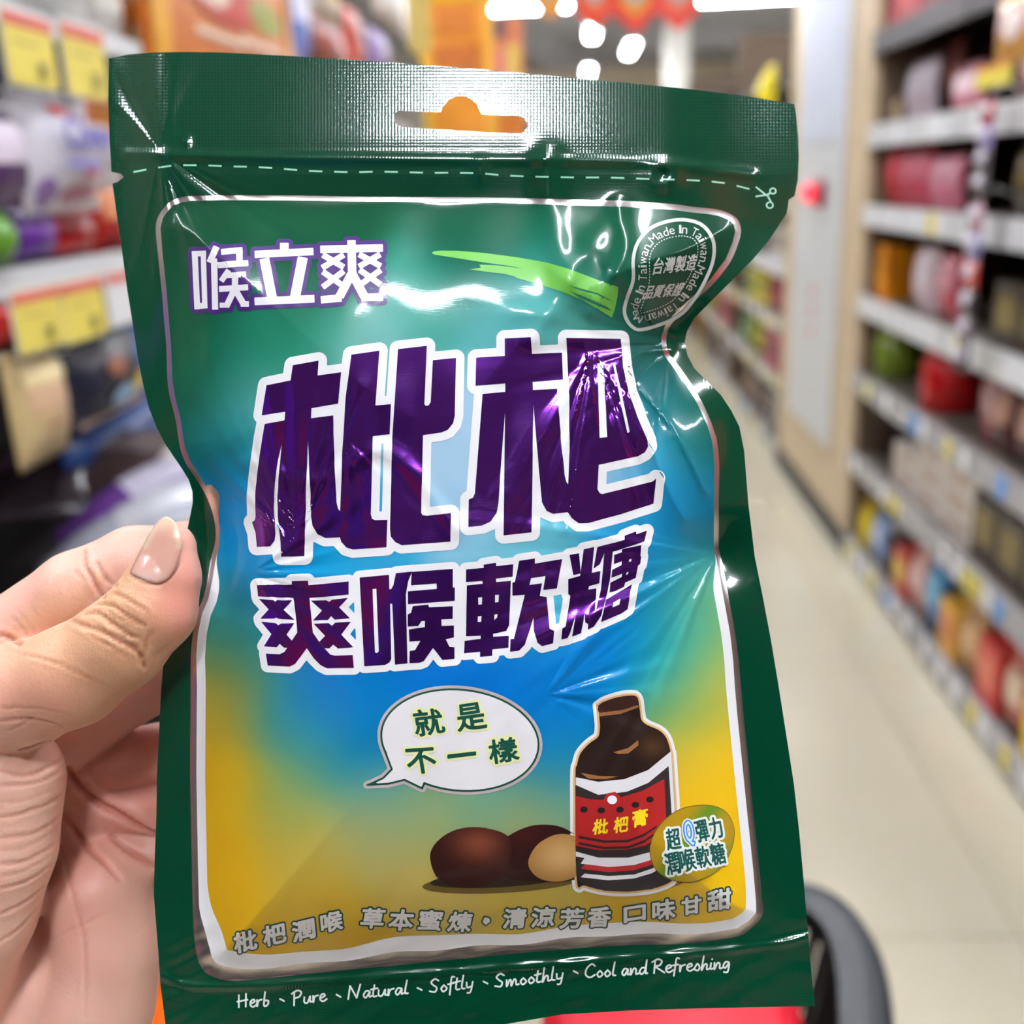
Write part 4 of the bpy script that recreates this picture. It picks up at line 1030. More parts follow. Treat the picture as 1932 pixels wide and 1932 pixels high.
# ---- title, two rows of heavy metallic purple lettering with a white contour
sA = lambda p: crop(p, 460, 600, 4.025)
sB = lambda p: crop(p, 860, 600, 4.025)
sC = lambda p: crop(p, 460, 980, 4.83)
sD = lambda p: crop(p, 840, 960, 4.6)
T1 = [sA([(375, 360), (570, 325), (562, 438), (740, 413), (717, 650), (515, 685), (512, 762), (680, 740), (690, 1100), (705, 1400), (718, 1450), (733, 1467), (750, 1000),
          (775, 600), (818, 280), (1030, 250), (1000, 665), (1118, 655), (1108, 883), (980, 897), (966, 1490), (975, 1525), (1000, 1535), (1092, 1533), (1085, 1740), (830, 1757),
          (780, 1742), (742, 1700), (732, 1665), (620, 1670), (560, 1640), (525, 1580), (512, 1500), (500, 1150), (488, 930), (478, 1200), (462, 1810), (287, 1812), (283, 1700),
          (262, 1500), (260, 1350), (272, 1150), (290, 955), (262, 1080), (240, 1250), (232, 1450), (245, 1640), (238, 1690), (205, 1733), (105, 1738), (95, 1630), (68, 1550),
          (88, 1537), (95, 1510), (90, 1350), (110, 1150), (145, 900), (163, 805), (312, 778), (318, 712), (140, 740), (175, 512), (358, 475)]),
      sA([(1172, 238), (1390, 213), (1372, 655), (1382, 668), (1405, 665), (1420, 640), (1436, 322), (1612, 305), (1603, 745), (1590, 800), (1550, 850), (1500, 870), (1362, 890),
          (1348, 1480), (1358, 1497), (1390, 1502), (1573, 1482), (1570, 1697), (1200, 1725), (1150, 1700), (1118, 1660), (1112, 1600), (1128, 900)])]
T2 = [sB([(372, 157), (570, 147), (578, 273), (805, 265), (812, 468), (583, 487), (585, 548), (768, 540), (800, 950), (825, 1190), (840, 1245), (855, 1265), (862, 1000), (860, 600),
          (838, 153), (1248, 160), (1270, 380), (1310, 560), (1380, 760), (1455, 930), (1462, 975), (1435, 1020), (1380, 1050), (1083, 1115), (1073, 1300), (1090, 1330), (1110, 1337),
          (1495, 1242), (1523, 1217), (1500, 1410), (1250, 1490), (1000, 1557), (930, 1558), (880, 1520), (850, 1475), (740, 1487), (690, 1465), (655, 1400), (635, 1200), (610, 900),
          (590, 660), (585, 900), (582, 1200), (575, 1627), (362, 1650), (368, 1200), (373, 720), (340, 1150), (325, 1400), (310, 1480), (265, 1545), (200, 1575), (95, 1587), (98, 1378),
          (130, 1365), (145, 1330), (170, 1000), (203, 578), (375, 562), (375, 498), (150, 515), (155, 303), (372, 290)])]
T2H = [sB([(1070, 348), (1118, 343), (1148, 905), (1090, 912)]), sB([(1188, 345), (1205, 345), (1322, 865), (1303, 875), (1250, 640)])]
R1 = [sC([(127, 600), (442, 592), (440, 562), (588, 557), (592, 600), (957, 565), (957, 685), (600, 715), (632, 1030), (690, 1115), (735, 1170), (790, 1230), (830, 1240), (995, 1235),
          (1005, 1352), (760, 1355), (700, 1325), (640, 1265), (577, 1172), (520, 1250), (470, 1315), (420, 1340), (222, 1330), (205, 1222), (330, 1228), (375, 1205), (440, 1105),
          (490, 1030), (475, 850), (455, 715), (135, 702)]),
      sC([(143, 725), (270, 735), (290, 752), (308, 735), (443, 738), (365, 825), (463, 915), (325, 905), (297, 893), (280, 903), (155, 905), (232, 820)]),
      sC([(612, 740), (755, 735), (780, 750), (805, 730), (952, 715), (870, 800), (968, 900), (830, 912), (798, 880), (770, 915), (632, 920), (715, 830)]),
      sC([(162, 932), (295, 945), (318, 965), (345, 948), (463, 945), (393, 1050), (441, 1104), (400, 1168), (370, 1168), (330, 1133), (303, 1165), (188, 1155), (255, 1045)]),
      sC([(640, 950), (775, 945), (805, 970), (835, 940), (977, 932), (890, 1050), (1000, 1165), (860, 1175), (818, 1140), (780, 1175), (735, 1170), (691, 1114), (743, 1060)])]
R2 = [sC([(1057, 530), (1325, 505), (1328, 635), (1345, 635), (1365, 600), (1388, 490), (1535, 475), (1500, 560), (1478, 680), (1492, 1310), (1378, 1322), (1355, 770), (1335, 765),
          (1345, 1270), (1330, 1300), (1290, 1325), (1100, 1337)]),
      sC([(1530, 478), (1905, 450), (1905, 620), (1923, 620), (1923, 740), (1497, 772), (1497, 655), (1760, 632), (1757, 583), (1525, 600)]),
      sC([(1540, 790), (1680, 775), (1690, 800), (1905, 790), (1903, 905), (1800, 910), (1803, 970), (1915, 965), (1915, 1075), (1840, 1090), (1875, 1160), (1920, 1165), (1920, 1270), (1810, 1280),
          (1725, 1170), (1640, 1290), (1600, 1305), (1510, 1308), (1512, 1198), (1560, 1190), (1610, 1105), (1510, 1112), (1505, 1000), (1650, 980), (1652, 925), (1620, 925), (1590, 970),
          (1495, 975), (1495, 865), (1525, 850)])]
R2H = [sC([(1175, 635), (1210, 630), (1232, 1200), (1215, 1218), (1197, 1212)])]
R3 = [sD([(182, 525), (335, 512), (332, 485), (440, 467), (442, 497), (590, 480), (585, 588), (440, 605), (442, 635), (570, 625), (555, 1010), (530, 1060), (415, 1085), (418, 1110),
          (553, 1103), (550, 1205), (410, 1220), (408, 1275), (303, 1285), (303, 1240), (165, 1253), (168, 1145), (308, 1127), (308, 1100), (180, 1105), (188, 665), (325, 650), (325, 625), (180, 635)]),
      sD([(642, 450), (778, 430), (778, 475), (1015, 435), (968, 690), (850, 703), (870, 583), (745, 602), (730, 660), (840, 645), (820, 755), (880, 765), (905, 1040), (945, 1060), (935, 1165),
          (840, 1190), (800, 1160), (770, 1060), (765, 945), (735, 1050), (690, 1180), (640, 1230), (563, 1240), (568, 1132), (597, 1130), (690, 745), (583, 752), (583, 640), (605, 635)])]
R3H = [sD(q) for q in ([(285, 768), (320, 765), (318, 828), (287, 830)], [(432, 747), (465, 745), (462, 808), (432, 812)], [(283, 932), (315, 928), (312, 980), (282, 982)], [(427, 915), (455, 912), (450, 945), (425, 965)])]
R4 = [sD([(1078, 400), (1160, 385), (1175, 560), (1110, 575)]),
      sD([(1200, 350), (1290, 330), (1270, 555), (1345, 540), (1335, 645), (1245, 670), (1240, 700), (1310, 690), (1300, 890), (1270, 960), (1240, 1000), (1215, 985), (1210, 900), (1180, 1080),
          (1100, 1107), (1130, 930), (1080, 1080), (1060, 1120), (1007, 1132), (1015, 1040), (1045, 1020), (1085, 755), (1067, 740), (1067, 610), (1170, 580)]),
      sD([(1318, 330), (1555, 270), (1555, 235), (1655, 197), (1657, 222), (1748, 190), (1725, 285), (1452, 372), (1430, 600), (1390, 800), (1350, 930), (1290, 1020), (1237, 1048), (1240, 990),
          (1310, 880), (1350, 700), (1378, 385), (1340, 480), (1285, 520)]),
      sD([(1465, 400), (1530, 378), (1535, 350), (1600, 335), (1700, 315), (1693, 410), (1700, 412), (1690, 480), (1672, 492), (1650, 600), (1560, 640), (1550, 675), (1470, 715), (1425, 725), (1432, 640), (1530, 590), (1535, 562),
          (1440, 598), (1448, 530), (1528, 490), (1532, 455), (1462, 480)]),
      sD([(1425, 775), (1618, 655), (1580, 870), (1530, 905), (1350, 982), (1395, 790)])]
R4H = [sD([(1460, 815), (1520, 780), (1510, 830), (1450, 855)]), sD([(1595, 440), (1615, 432), (1612, 455), (1592, 462)]), sD([(1570, 555), (1590, 545), (1585, 565), (1567, 575)])]
film('title_contour', offset(T1 + T2, 16, 2.0), 4, M_white, bag, eo=True, g=5, bound=6, label='white contour around the large title')
film('subtitle_contour', offset(R1 + R2 + R3 + R4, 13, 2.0), 4, M_white, bag, eo=True, g=5, bound=6, label='white contour around the second title row')
for nm, ps, hs in (('title_character', T1, []), ('title_character', T2, T2H), ('subtitle_character', R1, []), ('subtitle_character', R2, R2H), ('subtitle_character', R3, R3H), ('subtitle_character', R4, R4H)):
    film(nm, ps, 5, M_purple, bag, holes=hs, g=5, bound=5, label='metallic purple Chinese character')

# ---- small brand line, white strokes on a purple contour
S3 = [(132, 205, 155, 705, 45), (206, 205, 220, 690, 40), (110, 228, 228, 222, 42), (135, 682, 240, 674, 45), (318, 170, 262, 300, 50), (300, 270, 308, 708, 48), (360, 214, 540, 197, 46),
      (514, 180, 516, 310, 50), (335, 325, 590, 310, 48), (425, 370, 362, 462, 44), (400, 415, 570, 405, 42), (480, 400, 478, 570, 48), (345, 532, 590, 517, 46), (468, 550, 405, 685, 48),
      (350, 672, 415, 672, 38), (488, 550, 560, 672, 48), (530, 662, 597, 662, 44),
      (905, 138, 905, 215, 70), (650, 235, 1155, 210, 58), (732, 272, 800, 612, 80), (1065, 262, 998, 608, 82), (650, 640, 1165, 618, 62),
      (1220, 192, 1758, 180, 60), (1488, 115, 1495, 430, 68), (1485, 410, 1385, 600, 70), (1225, 627, 1400, 612, 60), (1500, 410, 1600, 600, 70), (1575, 608, 1760, 603, 62),
      (1240, 240, 1420, 345, 46), (1420, 240, 1235, 350, 46), (1555, 235, 1740, 335, 46), (1735, 235, 1555, 340, 46), (1240, 385, 1420, 510, 46), (1420, 380, 1240, 518, 46),
      (1560, 370, 1740, 495, 46), (1740, 370, 1560, 500, 46)]
S3 = [crop(quad(*q), 340, 430, 4.6) for q in S3]
film('brand_contour', offset(S3, 8.5, 1.5), 4, ink((62, 18, 110)), bag, eo=True, g=7, bound=7, label='purple contour of the brand line')
film('brand_lettering', offset(S3, .6, 1.0), 5, M_white, bag, eo=True, g=7, bound=7, label='white brand characters')

# ---- swoosh
sF = lambda p: crop(p, 780, 380, 3.019)
film('swoosh', [sF([(105, 297), (115, 288), (150, 283), (250, 284), (400, 296), (600, 322), (760, 350), (870, 382), (960, 415), (1050, 450), (1110, 470), (1165, 485), (1160, 540), (1145, 610), (1128, 662),
                    (1060, 620), (960, 560), (840, 512), (700, 470), (585, 437), (580, 430), (520, 415), (430, 405), (318, 390), (385, 380), (376, 362), (480, 367), (625, 385), (560, 372), (400, 350), (200, 318), (120, 306)])],
     4, ink((104, 184, 66)), bag, g=7, holes=[sF([(880, 478), (960, 500), (1050, 525), (1140, 572), (1040, 530), (960, 512)]), sF([(890, 512), (980, 545), (1100, 600), (1130, 625), (1040, 590), (950, 550)])], label='light green brush swoosh')

# ---- oval quality seal
SEAL = smooth_line(sF([(1530, 98), (1630, 120), (1690, 175), (1718, 250), (1710, 350), (1670, 450), (1620, 540), (1540, 640), (1430, 700), (1290, 740), (1230, 715), (1195, 660), (1190, 600), (1215, 520),
                       (1240, 440), (1240, 330), (1265, 240), (1330, 160), (1420, 115)]), 4, True)
M_seal = ink((205, 205, 200))
seal_in = offset([SEAL], -6.5, 2.0)
film('seal_ring', [SEAL] + seal_in, 5, M_seal, bag, eo=True, g=6, label='pale ring of the quality seal')
dots = []
path = max(offset([SEAL], -34, 2.0, tol=.05), key=len); path = np.vstack([path, path[:1]])
Ls = np.concatenate([[0], np.cumsum(np.hypot(*np.diff(path, axis=0).T))])
at = lambda s: (np.interp(s, Ls, path[:, 0]), np.interp(s, Ls, path[:, 1]))
s = 0
while s < Ls[-1] - 3:
    a, b = at(s), at(s + 3); dots.append(quad(a[0], a[1], b[0], b[1], 1.8)); s += 5.4
film('seal_dotted_ring', dots, 5, M_seal, bag, g=9)
path = max(offset([SEAL], -21, 2.0, tol=.05), key=len)
if (np.roll(path[:, 0], -1) * path[:, 1] - path[:, 0] * np.roll(path[:, 1], -1)).sum() > 0: path = path[::-1]
k0 = int(np.argmin((path[:, 0] - 1232) ** 2 + (path[:, 1] - 462) ** 2)); path = np.roll(path, -k0, 0); path = np.vstack([path, path[:1]])
Ls = np.concatenate([[0], np.cumsum(np.hypot(*np.diff(path, axis=0).T))])
txt = 'Made In Taiwan.Made In Taiwan.Made In Taiwan.'
adv = {' ': .45, 'I': .3, 'i': .32, '.': .35, 'M': 1.05, 'T': .75, 'w': .95}
tot = sum(adv.get(ch, .72) for ch in txt); sc = Ls[-1] / tot; s = 0; sealtxt = []
for ch in txt:
    a = adv.get(ch, .72) * sc
    if ch != ' ':
        p, q = at(s), at(s + a); ang = math.degrees(math.atan2(q[1] - p[1], q[0] - p[0])); cx, cy = (p[0] + q[0]) / 2, (p[1] + q[1]) / 2
        hgt = {'M': 16, 'T': 16, 'I': 16, 'd': 16, 'i': 16, '.': 3}.get(ch, 11.5)
        off = (16 - hgt) / 2; r = math.radians(ang + 90)
        sealtxt += glyph_at(ch, cx + math.cos(r) * off, cy + math.sin(r) * off, a * .82, hgt, ang)
    s += a
film('seal_lettering', sealtxt, 5, M_seal, bag, eo=True, g=9)
def row(chars, a, b, h, wfrac=.92, skew=0.0, bold=.6):
    out = []; n = len(chars); a = np.array(a, float); b = np.array(b, float); d = (b - a) / n; ang = math.degrees(math.atan2(d[1], d[0])); L = np.hypot(*d)
    for i, ch in enumerate(chars):
        c = a + d * (i + .5); out += glyph_at(ch, c[0], c[1], L * wfrac, h, ang, skew)
    return out
st = row('台灣製造', sF([(1362, 372)])[0], sF([(1612, 343)])[0], 29, .9, .35) + row('品質保證', sF([(1310, 520)])[0], sF([(1535, 494)])[0], 23, .9, .6)
film('seal_characters', offset(st, .5, 1.0, eo=True), 5, M_seal, bag, eo=True, g=9)

# ---- tear line and scissors
DL = smooth_line([(250, 325), (300, 316), (335, 312), (382, 312), (430, 314), (478, 315), (526, 318), (574, 322), (622, 324), (670, 325), (716, 324), (763, 325), (811, 326), (857, 326), (905, 327), (951, 331),
                  (998, 333), (1044, 334), (1090, 335), (1137, 335), (1180, 336), (1225, 338), (1275, 339), (1320, 341), (1364, 345), (1403, 354), (1440, 364)], 4)
DA = np.array(DL); Ls = np.concatenate([[0], np.cumsum(np.hypot(*np.diff(DA, axis=0).T))]); path = DA
s = 2
while s < Ls[-1] - 26:
    a, b = at(s), at(s + 25)
    film('tear_line_dash', [quad(a[0], a[1], b[0], b[1], 3.2)], 1, ink((150, 222, 190)), bag, g=9); s += 47.5
sc_ = lambda p: crop(p, 1080, 80, 4.2)
ring = lambda x, y, r: (ellipse(x, y, r, r * .95, 0, 20), ellipse(x, y, r - 3, (r - 3) * .95, 0, 20))
r1 = ring(*sc_([(1588, 1178)])[0], 7); r2 = ring(*sc_([(1563, 1290)])[0], 7.5)
film('scissors_mark', [sc_(quad(1452, 1145, 1540, 1215, 13)), sc_(quad(1450, 1222, 1560, 1205, 13)), sc_(quad(1535, 1210, 1565, 1195, 14)), sc_(quad(1545, 1215, 1572, 1262, 13)), r1[0], r2[0]], 1, ink((170, 222, 200)), bag, holes=[r1[1], r2[1]], g=9)

# ---- speech bubble
sG = lambda p: crop(p, 700, 1260, 2.683)
EB = sG(ellipse(450, 365, 400, 256, 6, 64)); TAIL = sG([(70, 420), (105, 512), (62, 556), (0, 585), (-20, 592), (90, 586), (170, 566), (260, 610), (300, 500)])
film('bubble_rim', offset([EB, TAIL], 7, 2.0), 4, ink((190, 176, 176)), bag, eo=True, g=8, label='grey pink rim of the speech bubble')
film('bubble_line', offset([EB, TAIL], 1.5, 2.0), 5, ink((6, 74, 52)), bag, eo=True, g=8, label='dark green line of the speech bubble')
film('bubble', offset([EB, TAIL], -2.2, 2.0), 6, ink((232, 230, 230)), bag, eo=True, g=8, label='white speech bubble')
bt = []
for ch, q in (('就', [(212, 215), (350, 203), (378, 325), (230, 348)]), ('是', [(432, 190), (556, 172), (590, 302), (442, 322)]), ('不', [(172, 412), (318, 402), (335, 520), (195, 540)]),
              ('一', [(390, 440), (530, 424), (530, 438), (390, 455)]), ('樣', [(592, 368), (728, 348), (752, 462), (606, 488)])):
    bt += glyph_box(ch, sG(q))
film('bubble_text_halo', offset(bt, 6, 1.5, eo=True), 7, ink((236, 236, 176)), bag, eo=True, g=9, label='pale yellow halo behind bubble text')
film('bubble_text', offset(bt, 1.2, 1.0, eo=True), 8, ink((10, 78, 60)), bag, eo=True, g=9, label='dark green characters')

# ---- chestnuts
def nutcol(base, hi, cx, cy, r):
    b = np.array(base, float); h = np.array(hi, float)
    def f(P):
        d = np.hypot((P[:, 0] - cx) / r, (P[:, 1] - cy) / (r * .75)); t = np.exp(-d ** 2 * 1.6)[:, None]; return b * (1 - t) + h * t
    return f
film('chestnut_shadow', [sG(ellipse(660, 1085, 400, 52, -3))], 4, ink((104, 84, 34)), bag, g=9, label='printed shadow under the chestnuts')
film('chestnut_shadow', [sG(ellipse(640, 1068, 340, 40, -3))], 5, ink((44, 30, 20)), bag, g=9, label='printed shadow core')
film('bottle_shadow', [sG(ellipse(1330, 1085, 260, 50, -3))], 4, ink((150, 112, 40)), bag, g=9, label='printed shadow under the bottle')
film('chestnut', [smooth_line(sG([(640, 905), (700, 845), (800, 800), (900, 792), (990, 815), (1070, 880), (1112, 960), (1080, 1040), (1000, 1075), (840, 1080), (700, 1060), (640, 1000)]), 4, True)], 6, M_ink, bag,
     color=nutcol((44, 14, 12), (66, 22, 18), 990, 1570, 50), g=6, label='printed dark chestnut, cut open')
film('chestnut', [smooth_line(sG([(300, 960), (320, 895), (390, 835), (480, 806), (580, 808), (680, 840), (712, 900), (690, 1010), (620, 1080), (500, 1108), (400, 1095), (330, 1050)]), 4, True)], 7, M_ink, bag,
     color=nutcol((46, 12, 10), (128, 66, 44), sG([(545, 890)])[0][0], sG([(545, 890)])[0][1], 62), g=5, label='printed dark brown chestnut')
film('chestnut_kernel', [smooth_line(sG([(795, 985), (835, 900), (910, 850), (980, 838), (1050, 862), (1095, 930), (1088, 1000), (1020, 1060), (930, 1078), (840, 1055)]), 4, True)], 7, M_ink, bag,
     color=nutcol((150, 104, 44), (205, 164, 104), sG([(960, 950)])[0][0], sG([(960, 950)])[0][1], 75), g=5, label='printed tan kernel')

# ---- medicine bottle
BO = smooth_line(sG([(1148, 190), (1190, 165), (1270, 142), (1335, 140), (1352, 165)]), 3) + smooth_line(sG([(1360, 220), (1368, 262), (1395, 288), (1455, 315), (1492, 355), (1512, 420), (1520, 480), (1545, 900), (1530, 1050), (1500, 1085), (1420, 1112), (1300, 1125),
      (1180, 1120), (1080, 1095), (1040, 1060), (1034, 560), (1042, 490), (1060, 430), (1105, 380), (1150, 345), (1158, 290)]), 4)
film('bottle_halo', offset([BO], 10, 2), 6, ink((234, 234, 232)), bag, eo=True, g=8, label='white contour around the printed bottle')
film('bottle_rim_light', offset([BO], 4, 2), 7, ink((226, 180, 122)), bag, eo=True, g=8)
film('bottle_glass', [BO], 8, M_ink, bag, color=nutcol((36, 18, 12), (74, 48, 24), sG([(1420, 400)])[0][0], sG([(1420, 400)])[0][1], 34), g=6, label='printed dark brown medicine bottle')
film('bottle_cap', [smooth_line(sG([(1148, 200), (1170, 172), (1250, 145), (1330, 140), (1350, 158), (1330, 190), (1260, 215), (1180, 228), (1150, 222)]), 3, True)], 9, ink((58, 26, 24)), bag, g=9)
film('bottle_glint', [sG([(1152, 225), (1260, 212), (1350, 185), (1352, 198), (1262, 232), (1155, 245)]), sG([(1225, 425), (1300, 405), (1350, 365), (1352, 390), (1300, 432), (1250, 435)]), sG([(1062, 530), (1150, 545), (1250, 548), (1190, 562), (1100, 560)])], 9, ink((150, 100, 56)), bag, g=9)
lab = lambda t0, t1, xl=0: sG([(1036, t0), (1150, t0 + 30), (1280, t0 + 20), (1400, t0 - 30), (1518, t0 - 125), (1535, t1 - 75), (1440, t1 - 20), (1330, t1 + 10), (1180, t1 + 12), (1036, t1 - 25)])
film('bottle_label', [sG([(1036, 552), (1150, 575), (1280, 562), (1400, 515), (1515, 420), (1546, 905), (1440, 965), (1330, 985), (1180, 990), (1060, 965), (1036, 950)])], 9, ink((228, 226, 226)), bag, g=7, label='white label of the printed bottle')
film('bottle_label_black', [sG([(1036, 590), (1150, 640), (1290, 625), (1400, 580), (1502, 495), (1525, 850), (1420, 925), (1300, 955), (1150, 955), (1036, 925)])], 10, ink((48, 40, 40)), bag, g=8)
film('bottle_label_red', [sG([(1036, 645), (1110, 662), (1175, 665), (1195, 632), (1235, 625), (1265, 652), (1370, 620), (1480, 560), (1492, 800), (1410, 890), (1290, 915), (1150, 918), (1036, 895)])], 11, ink((178, 34, 34)), bag, g=8, label='red field of the bottle label')
film('bottle_label_dot', [sG(ellipse(1219, 665, 24, 22))], 12, ink((240, 240, 240)), bag, g=9)
for ex, ey in ((1077, 713), (1165, 717), (1258, 714), (1335, 690), (1408, 663)):
    film('bottle_label_dot', [sG(ellipse(ex, ey, 19, 15, 0, 20))], 12, ink((36, 28, 28)), bag, g=9)
for t in (0, 32, 64):
    film('label_stripe', [sG([(1050, 845 + t), (1180, 868 + t), (1300, 865 + t), (1380, 835 + t), (1442, 795 + t), (1442, 805 + t), (1380, 847 + t), (1300, 877 + t), (1180, 880 + t), (1050, 857 + t)])], 12, ink((46, 34, 34)), bag, g=9)
film('bottle_base_black', [sG([(1040, 950), (1180, 975), (1320, 972), (1440, 940), (1545, 880), (1546, 940), (1530, 1050), (1500, 1085), (1420, 1112), (1300, 1125), (1180, 1120), (1080, 1095), (1040, 1060)])], 10, ink((44, 38, 40)), bag, g=8)
for t, c_, wd in ((0, (226, 224, 224), 30), (34, (190, 40, 50), 22), (80, (226, 224, 224), 18)):
    film('bottle_band', [sG([(1080, 955 + t), (1200, 968 + t), (1330, 960 + t), (1420, 930 + t), (1440, 920 + t), (1445, 920 + t + wd), (1420, 935 + t + wd), (1330, 962 + t + wd), (1200, 972 + t + wd), (1060, 955 + t + wd)])], 11, ink(c_), bag, g=9)
bl = glyph_box('枇', sG([(1130, 765), (1200, 758), (1195, 832), (1118, 840)])) + glyph_box('杷', sG([(1232, 755), (1300, 745), (1298, 822), (1226, 832)])) + glyph_box('膏', sG([(1322, 722), (1396, 706), (1396, 790), (1322, 806)]))
film('bottle_label_text', offset(bl, .9, 1.0, eo=True), 12, ink((244, 214, 30)), bag, eo=True, g=9, label='yellow characters on the red label')

# ---- round sticker
ST = smooth_line(sG([(1412, 930), (1425, 850), (1480, 770), (1560, 715), (1660, 695), (1745, 705), (1800, 745), (1828, 820), (1815, 910), (1770, 995), (1700, 1050), (1610, 1075), (1510, 1060), (1440, 1010)]), 4, True)
def stcol(P):
    a = np.array((176, 140, 20), float); b = np.array((96, 140, 30), float); t = (.5 + .5 * np.sin(P[:, 0] / 17 + P[:, 1] / 25))[:, None] ** 2; return a * (1 - t) + b * t
film('sticker_rim', offset([ST], 1.5, 2), 12, ink((120, 90, 20)), bag, eo=True, g=8)
film('sticker', [ST], 13, M_ink, bag, color=stcol, g=6, label='gold and green oval printed sticker')
t1 = row('超', sG([(1488, 868)])[0], sG([(1560, 858)])[0], 40, .95); q_ = row('Q', sG([(1574, 838)])[0], sG([(1632, 830)])[0], 46, .72)
t1 += row('彈力', sG([(1634, 830)])[0], sG([(1768, 800)])[0], 40, .88) + row('潤喉軟糖', sG([(1486, 990)])[0], sG([(1782, 930)])[0], 40, .92)
film('sticker_text_halo', offset(t1 + q_, 5, 1.5, eo=True), 14, ink((236, 240, 232)), bag, eo=True, g=9, label='white contour of the sticker text')
film('sticker_text', offset(t1, .8, 1.0, eo=True), 15, ink((8, 84, 76)), bag, eo=True, g=9, label='dark green sticker characters')
film('sticker_text_blue', offset(q_, 2.8, 1.0, eo=True), 15, ink((60, 140, 220)), bag, eo=True, g=9, label='blue letter of the sticker')
film('sticker_text_blue', offset(q_, .2, 1.0, eo=True), 16, ink((214, 236, 250)), bag, eo=True, g=9, label='pale core of the blue letter')

# ---- slogan
sH = lambda x, y: (380 + x / 1.823, 1640 + y / 1.823)
SL = [('枇', 152, 246, 1), ('杷', 252, 222, 1), ('潤', 352, 207, 1), ('喉', 448, 178, .95), ('草', 590, 166, 1), ('本', 688, 172, 1.05), ('蜜', 788, 173, 1), ('煉', 890, 178, 1), ('清', 1078, 166, 1), ('涼', 1175, 162, 1), ('芳', 1274, 166, 1), ('香', 1368, 162, 1),
      ('口', 1490, 150, .75), ('味', 1590, 137, 1), ('甘', 1685, 122, .85), ('甜', 1780, 103, 1)]
sl = []
for i, (ch, x, y, k) in enumerate(SL):
    cx, cy = sH(x, y); ang = -14 if x < 460 else (2 if x < 900 else (-2 if x < 1400 else -9))
    sl += glyph_at(ch, cx, cy, 42 * (k if ch != '口' else .95), 36 * k, ang, .15)
sl.append([sH(*p) for p in [(975, 165), (988, 168), (990, 176), (978, 186), (970, 178)]])
film('slogan_contour', offset(sl, 4.2, 1.2, eo=True), 4, ink((10, 62, 48)), bag, eo=True, g=9, label='dark green contour of the slogan')
film('slogan', offset(sl, 1.3, 1.0, eo=True), 5, ink((214, 212, 208)), bag, eo=True, g=9, label='grey white slogan characters')

# ---- handwritten English line
HW = {'H': (.95, [[(.2, 0), (.1, .95)], [(.8, -.05), (.68, .95)], [(0, .5), (.9, .42)]]), 'P': (.8, [[(.22, .1), (.08, 1.05)], [(0, .15), (.45, -.05), (.75, .1), (.6, .4), (.2, .52)]]),
      'N': (1.0, [[(.0, 1.0), (.22, .0)], [(.22, .0), (.6, .95)], [(.6, .95), (.95, -.05)]]), 'S': (.75, [[(.75, .15), (.5, -.02), (.2, .2), (.35, .45), (.55, .65), (.4, .95), (.0, .85)]]),
      'C': (.85, [[(.85, .15), (.6, -.02), (.2, .3), (.1, .75), (.4, .98), (.8, .8)]]), 'R': (.9, [[(.25, .1), (.1, 1.0)], [(0, .15), (.45, -.05), (.75, .1), (.6, .4), (.25, .5), (.5, .7), (.9, 1.0)]]),
      'e': (.55, [[(.08, .75), (.45, .62), (.4, .45), (.15, .55), (.08, .85), (.3, 1.0), (.6, .85)]]), 'r': (.5, [[(.1, .5), (.05, 1.0), (.2, .6), (.5, .5)]]),
      'b': (.55, [[(.3, -.05), (.1, .95), (.4, .95), (.5, .65), (.25, .6)]]), 'u': (.65, [[(.1, .5), (.05, .9), (.3, .95), (.55, .5), (.5, .9), (.7, .9)]]),
      'a': (.6, [[(.5, .55), (.25, .5), (.05, .8), (.2, 1.0), (.5, .6), (.45, .95), (.65, .9)]]), 't': (.4, [[(.25, .1), (.08, .9), (.35, .95)], [(-.05, .42), (.45, .36)]]),
      'l': (.35, [[(.3, -.05), (.08, .85), (.3, .95)]]), 'o': (.55, [[(.3, .52), (.08, .75), (.2, 1.0), (.48, .8), (.3, .52)]]), 'f': (.45, [[(.55, .02), (.35, -.02), (.2, .6), (.05, 1.3)], [(0, .5), (.45, .45)]]),
      'y': (.6, [[(.1, .5), (.1, .9), (.4, .85)], [(.55, .5), (.3, 1.25), (.05, 1.3)]]), 'm': (.95, [[(.1, .5), (.05, 1.0), (.3, .55), (.4, .6), (.38, 1.0), (.62, .55), (.75, .6), (.75, .95), (.95, .92)]]),
      'h': (.62, [[(.3, -.05), (.05, 1.0), (.3, .6), (.48, .6), (.45, .95), (.65, .92)]]), 'n': (.65, [[(.1, .5), (.05, 1.0), (.3, .55), (.48, .6), (.45, .95), (.68, .92)]]),
      'd': (.62, [[(.5, .55), (.25, .52), (.05, .8), (.2, 1.0), (.48, .7), (.65, -.05), (.5, .9), (.65, .93)]]), 's': (.5, [[(.0, .9), (.3, .5), (.45, .8), (.3, 1.0), (.1, .95)]]),
      'i': (.3, [[(.15, .5), (.08, .92), (.3, .92)], [(.24, .2), (.26, .24)]]), 'g': (.6, [[(.5, .55), (.25, .5), (.05, .78), (.2, .95), (.5, .6), (.35, 1.25), (.05, 1.25)]]), '、': (.5, [[(.1, .6), (.35, .85)]])}
